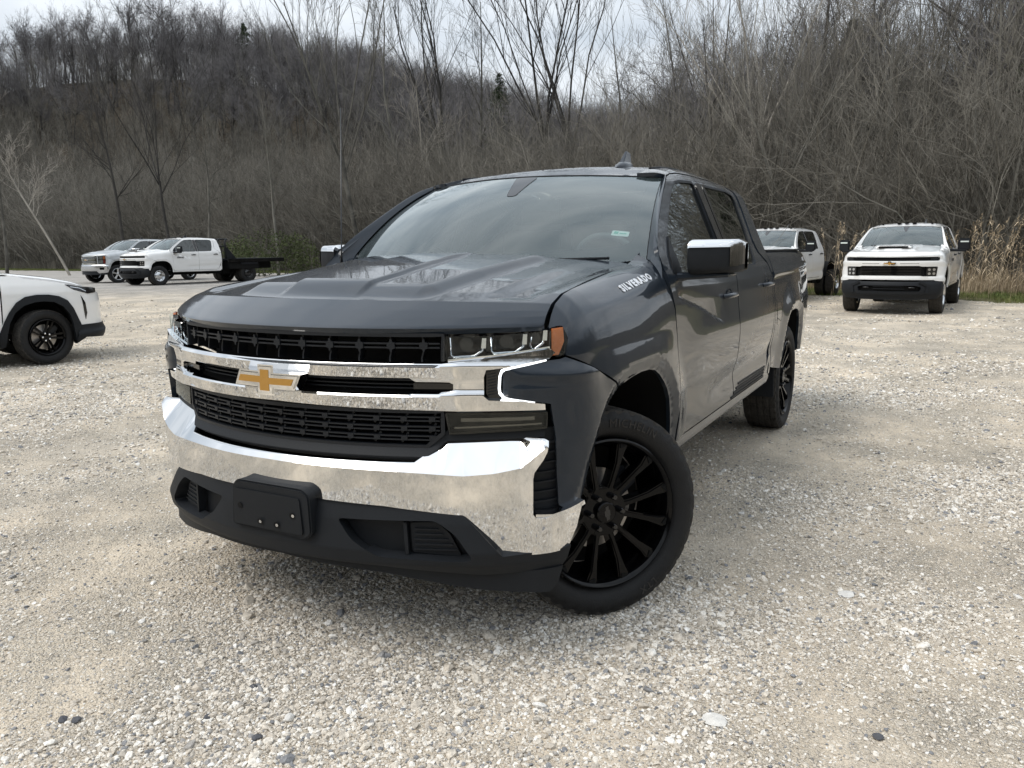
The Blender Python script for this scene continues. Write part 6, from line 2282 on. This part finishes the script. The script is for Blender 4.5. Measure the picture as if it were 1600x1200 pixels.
# ------------------------------------------------------------------ distinguishable trees
A_ = at
TREES = [
 (118, 50, 11.0, .085, 'tall', 'bark_pale', (-.42, .25), 'pale leaning dead tree with broken top, left side of the thicket'),
 (280, 52, 16.5, .11, 'fork', 'bark_dark', (-.10, .05), 'dark forked tree rising out of the thicket above the white flatbed cab'),
 (205, 58, 14.0, .15, 'tall', 'bark_dark', (.05, 0), 'dark slim tree standing in the thicket above the silver pickup'),
 (330, 50, 11.5, .10, 'tall', 'bark', (.12, -.05), 'grey-brown slim tree directly behind the flatbed rack'),
 (440, 46, 10.5, .10, 'tall', 'bark', (0, 0), 'grey slim tree rising from the olive shrub'),
 (572, 46, 19.5, .16, 'fork', 'bark', (-.12, .05), 'tall grey forked tree just left of the dark pickup cab, its crown in the sky'),
 (640, 56, 18.5, .16, 'tall', 'bark', (.03, 0), 'slender grey tree with fine upright twigs between two forked trees'),
 (672, 50, 12.0, .11, 'tall', 'bark_pale', (0, 0), 'short pale tree at the left end of the dark pickup roof'),
 (702, 60, 25.0, .20, 'fork', 'bark_dark', (.02, 0), 'big dark tree with wide forks against the bright sky above the windscreen'),
 (762, 62, 19.0, .16, 'tall', 'bark', (0, .03), 'slim grey tree right of the big dark forked tree'),
 (862, 50, 21.5, .18, 'fork', 'bark_dark', (.03, 0), 'dark spreading tree above the middle of the pickup roof, left one of the twin giants'),
 (896, 52, 22.5, .19, 'fork', 'bark_dark', (-.03, 0), 'dark spreading tree, right one of the twin giants above the pickup roof'),
 (978, 56, 17.0, .14, 'tall', 'bark', (0, 0), 'slim grey tree in the sky gap right of the twin giants'),
 (1040, 54, 17.5, .14, 'tall', 'bark', (.03, 0), 'slim twiggy tree in the sky gap above the roof fin'),
 (1100, 52, 17.0, .14, 'tall', 'bark', (-.03, 0), 'slim grey tree just left of the pale straight tree'),
 (1168, 38, 17.5, .14, 'fork', 'bark_pale', (0, 0), 'pale straight tree with upright limbs behind the rear of the dark pickup'),
 (1105, 34, 7.5, .07, 'tall', 'bark_pale', (.35, .1), 'thin pale sapling leaning to the right behind the dark pickup cab'),
 (1262, 44, 18.0, .19, 'tall', 'bark_dark', (.02, 0), 'dark upright tree above the white chassis cab'),
 (1345, 40, 16.5, .16, 'tall', 'bark', (0, 0), 'grey tree above the left half of the white right-hand pickup'),
 (1408, 36, 15.5, .15, 'fork', 'bark', (.05, 0), 'grey forked tree above the roof of the white right-hand pickup'),
 (1468, 42, 19.0, .20, 'tall', 'bark_dark', (.03, 0), 'dark tall tree behind the right mirror of the white pickup'),
 (1532, 36, 16.5, .17, 'fork', 'bark_dark', (-.02, 0), 'dark forked tree above the dry reeds'),
 (1590, 34, 16.0, .15, 'tall', 'bark', (0, 0), 'grey tree at the right edge next to the dark cedar'),
 (20, 56, 12.0, .12, 'tall', 'bark', (.04, 0), 'grey slim tree at the left edge above the crossover'),
]
for k, (px, dp, H, r0_, kind, bk, lean, lab) in enumerate(TREES):
    # lean is given across the view and along it
    r2 = Vector((rr.x, rr.y, 0)).normalized()
    lx, ly = r2.x * lean[0] + r2.y * lean[1] * 0, r2.y * lean[0]
    tree_thing(lab, A_(px, dp), H, r0_, kind, 900 + k * 7, bk, (lx, ly))

# round-crowned trees on the skyline of the hill
def ridge_spot(px):
    best = None
    for dp in np.arange(90, 230, 2.0):
        x, y = at(px, dp)
        el = (float(gz(x, y)) - CP.z) / dp
        if best is None or el > best[0]:
            best = (el, x, y, dp)
    return best
RID = [(40, 10, 'skyline tree at the far left end of the hill, low and wide'), (92, 11, 'skyline tree with a round crown, second from the left end of the hill'), (140, 12, 'skyline tree on the hill above the silver pickup, tall'), (190, 12, 'skyline tree on the hill, above the gap between the two left trucks'), (243, 14, 'tall skyline tree left of the hill summit'), (297, 15.5, 'largest round-crowned skyline tree at the hill summit'), (345, 13, 'skyline tree just right of the summit tree'), (385, 13, 'skyline tree on the right shoulder of the hill'), (430, 11, 'small skyline tree halfway down the right slope of the hill'), (480, 11, 'skyline tree low on the right slope left of the tall forked tree')]
rsh = []
for k in range(4):
    tr, cr = bare_tree(300 + k, 15, .20, 'round')
    V, F = seg_prisms(tr, 5)
    a = mesh_obj('trunk', V.tolist(), F.tolist(), M['bark_dark'])
    V, F = seg_prisms(cr, 3)
    b = mesh_obj('crown', V.tolist(), F.tolist(), M['twig_hazed'])
    rsh.append((a, b))
for k, (px, H, lab) in enumerate(RID):
    el, x, y, dp = ridge_spot(px)
    t = thing('skyline_tree', lab, 'tree', (x, y, float(gz(x, y)) - .2), k * 1.7, 'round-crowned trees along the hill skyline')
    t.scale = (H / 15,) * 3
    for src in rsh[k % 4]:
        if src.parent is None:
            src.parent = t
        else:
            c_ = src.copy()
            COL.objects.link(c_)
            c_.parent = t
# evergreens
def evergreen(label, xy, H, wd, seed, name='evergreen_tree'):
    x, y = xy
    t = thing(name, label, 'evergreen', (x, y, float(gz(x, y)) - .1))
    tr, V, F = conifer(seed, H, wd)
    V0, F0 = seg_prisms(tr, 6)
    mesh_obj('trunk', V0.tolist(), F0.tolist(), M['bark_dark'], t)
    mesh_obj('foliage', [tuple(v) for v in V], F, M['evergreen'], t)
    return t
evergreen('dark evergreen high among bare trees above the white chassis cab', A_(1308, 46), 13.0, 5.0, 41)
evergreen('dark green cedar cut off by the right edge of the picture', A_(1600, 31), 9.5, 4.4, 42)
evergreen('dark evergreen on the hill slope right of the summit', A_(410, 120), 9, 5, 43)
evergreen('small dark pine showing above the wood right of the big forked tree', A_(786, 80), 12.5, 6.0, 44)

# leafy olive shrub behind the flatbed
def leafy(seed, w_, h_, n):
    n_ = np.random.default_rng(seed)
    u = n_.normal(0, 1, (n, 3))
    u /= np.linalg.norm(u, axis=1)[:, None]
    r_ = n_.random(n) ** .35
    c_ = u * r_[:, None] * [w_, w_, h_ / 2] + [0, 0, h_ / 2]
    c_ += np.sin(c_[:, [1, 2, 0]] * 3) * .2
    e1 = n_.normal(0, 1, (n, 3)); e1 /= np.linalg.norm(e1, axis=1)[:, None]
    e2 = np.cross(e1, n_.normal(0, 1, (n, 3))); e2 /= np.linalg.norm(e2, axis=1)[:, None]
    l = n_.uniform(.04, .085, (n, 1))
    V = np.stack([c_ - e1 * l, c_ + e2 * l * .5, c_ + e1 * l, c_ - e2 * l * .5], 1).reshape(-1, 3)
    F = np.arange(4 * n).reshape(-1, 4)
    return V, F
for px, dp, w_, h_, lab in ((425, 43.5, 2.2, 2.6, 'olive green leafy shrub right of the flatbed deck'), (392, 45, 1.4, 2.2, 'low olive shrub directly behind the flatbed deck'), (475, 44, 1.3, 2.4, 'thin olive shrub touching the left outline of the dark pickup')):
    x, y = A_(px, dp)
    t = thing('leafy_shrub', lab, 'shrub', (x, y, float(gz(x, y)) - .1))
    V, F = leafy(px, w_, h_, 1900)
    mesh_obj('foliage', V.tolist(), F.tolist(), M['shrub'], t)
    _, cr = bare_tree(px, h_ * 1.1, .03, 'brush')
    V, F = seg_prisms(cr, 3)
    mesh_obj('stem', V.tolist(), F.tolist(), M['twig'], t)

# ------------------------------------------------------------------ dry reeds beside the white trucks
def reed_shape(seed, H=2.0):
    r_ = random.Random(seed)
    V, F = [], []
    S = []
    lean = (r_.gauss(0, .12), r_.gauss(0, .12))
    p = np.zeros(3)
    for i in range(6):
        q = p + np.array([lean[0] * (i + 1) * .35, lean[1] * (i + 1) * .35, 1]) * H / 6
        S.append((p, q, .006 * (1 - .1 * i), .006 * (1 - .1 * (i + 1))))
        # drooping leaf
        if i > 0:
            a = r_.uniform(0, 2 * pi)
            d = np.array([math.cos(a), math.sin(a), 0])
            L = r_.uniform(.25, .55)
            s_ = np.array([-d[1], d[0], 0]) * .012
            b = len(V)
            m1 = q + d * L * .5 + [0, 0, .12]
            e = q + d * L + [0, 0, -.12 * r_.random()]
            V += [q - s_ * .5, q + s_ * .5, m1 + s_, m1 - s_, e]
            F += [(b, b + 1, b + 2, b + 3), (b + 3, b + 2, b + 4)]
        p = q
    # plume
    for k in range(46):
        h = r_.random()
        a = r_.uniform(0, 2 * pi)
        rad = .075 * math.sin(min(1, h * 1.1 + .15) * pi) + .01
        c_ = p + np.array([lean[0] * h * .3 + math.cos(a) * rad * .6 + h * .05, math.sin(a) * rad * .6, h * .34 - .05])
        d = np.array([math.cos(a) * .5, math.sin(a) * .5, .8]) * .05
        s_ = np.array([-math.sin(a), math.cos(a), 0]) * .007
        b = len(V)
        V += [c_ - s_, c_ + s_, c_ + d]
        F.append((b, b + 1, b + 2))
    V0, F0 = seg_prisms(S, 3)
    n0 = len(V0)
    return V0.tolist() + [tuple(v) for v in V], F0.tolist() + [tuple(i + n0 for i in f) for f in F]
def reed_clump(seed, n, spread, hs, lean):
    r_ = random.Random(seed)
    VV, FF = [], []
    for k in range(n):
        V, F = reed_shape(seed * 31 + k)
        V = np.array(V)
        s_ = r_.uniform(*hs)
        a = r_.uniform(0, 2 * pi)
        V[:, :2] *= 1.15
        V *= s_ / 2.2
        V = V @ np.array([[math.cos(a), math.sin(a), 0], [-math.sin(a), math.cos(a), 0], [0, 0, 1]])
        V[:, 0] += lean[0] * V[:, 2] ** 1.3 * r_.uniform(0, 1.4)
        V[:, 1] += lean[1] * V[:, 2] ** 1.3 * r_.uniform(0, 1.4)
        V += [r_.gauss(0, spread), r_.gauss(0, spread), 0]
        b = sum(len(v) for v in VV)
        VV.append(V)
        FF += [tuple(i + b for i in f) for f in F]
    return np.vstack(VV), FF
for k, (px, dp, n, sp, hs, lab) in enumerate(((1305, 24.2, 8, .28, (1.5, 2.2), 'dry reed clump with plumes between the chassis cab and the white pickup'), (1335, 24.5, 5, .25, (1.5, 2.1), 'dry reed clump directly behind the left mirror of the white pickup'), (1512, 23.0, 10, .32, (1.4, 2.2), 'dry reed clump just right of the white pickup'), (1552, 22.8, 13, .35, (1.6, 2.3), 'tall dry reed clump with thick plumes, second right of the white pickup'), (1592, 22.2, 13, .4, (1.3, 2.1), 'dry reed clump cut off by the right edge'), (1500, 21.6, 14, .35, (1.0, 1.7), 'low bent reed clump at the rear wheel of the white pickup'))):
    x, y = A_(px, dp)
    V, F = reed_clump(k + 1, n, sp, hs, (.05, .12))
    o = mesh_obj('reed_clump', V.tolist(), F, M['reed'])
    o.location = (x, y, float(gz(x, y)) - .05)
    tag(o, lab, 'reeds', 'dry reed clumps at the wood edge')
# fallen reed litter
LB = [grass_tuft(70 + k, 26, .55, .25, 'reed', .006) for k in range(3)]
y = nrg.uniform(-3, 12, 900)
x = edge_xv(y) + nrg.uniform(-2.5, 1.0, 900)
ok, _ = in_view(x, y)
x, y = x[ok & (nrg.random(900) < np.clip((y - 1) / 6, .1, 1))], y[ok & (nrg.random(900) < 2)] if False else y
sel = ok
x = (edge_xv(y) + nrg.uniform(-2.5, 1.0, 900))[sel]
y = y[sel]
n = len(x)
scatter('dead_reed_litter', np.stack([x, y, gz(x, y)], 1), np.stack([x * 0, x * 0, nrg.uniform(0, 6.28, n)], 1), np.tile(nrg.uniform(.5, 1.5, n)[:, None], (1, 3)), LB)

# ------------------------------------------------------------------ single larger stones lying loose
def stone(px, py, size, col, rough, label, seed, flat=.6, sub=3):
    # ground point by its real place
    pass
STN = [  # x, y, size, colour, label
]
def ground_at(px, py):
    d = fw + rr * ((px - 800) / 1247.5) + uu * ((600 - py) / 1247.5)
    k = -CP.z / d.z
    return CP + d * k
M['stone_white'] = mat('white_stone', (.66, .64, .60), .85, bump=.5, bscale=60, var=.12, vscale=30)
M['stone_dark'] = mat('dark_stone', (.085, .088, .098), .8, bump=.5, bscale=60, var=.2, vscale=30)
for k, (px, py, sz, m_, lab, fl) in enumerate(((1158, 803, .020, 'stone_white', 'white pebble on the gravel right of the front tyre', .6), (98, 1126, .016, 'stone_dark', 'blue-grey pebble at lower left, left one of a touching pair', .6), (120, 1127, .017, 'stone_dark', 'dark round pebble at lower left, right one of a touching pair', .7), (452, 1125, .017, 'stone_white', 'white pebble near the bottom edge below the licence bracket', .7), (326, 1123, .015, 'stone_dark', 'dark pebble at the bottom left of the white one', .6), (395, 1077, .015, 'stone_dark', 'dark pebble on bare dirt in front of the bumper', .5), (1115, 1128, .042, 'stone_white', 'flat white stone half buried in dirt, bottom right of centre', .22), (1322, 930, .034, 'stone_white', 'flat pale stone half buried right of the front wheel', .22), (1372, 1154, .018, 'stone_dark', 'dark pebble at the lower right', .55), (1088, 792, .011, 'stone_white', 'small white chip beside the front tyre', .6), (402, 1155, .018, 'stone_dark', 'slate pebble beside white pebbles at the bottom edge', .5), (1590, 934, .018, 'stone_white', 'white pebble at the right edge of the yard', .6))):
    p = ground_at(px, py)
    V, F = rock_mesh(500 + k, 2, fl)
    o = mesh_obj('loose_stone', [(a * sz * (1.25 if k % 2 else 1.0), b * sz, c_ * sz) for a, b, c_ in V], F, M[m_])
    o.location = (p.x, p.y, float(micro(p.x, p.y)) + sz * fl * .45)
    o.rotation_euler = (0, 0, k * 1.3)
    tag(o, lab, 'stone')
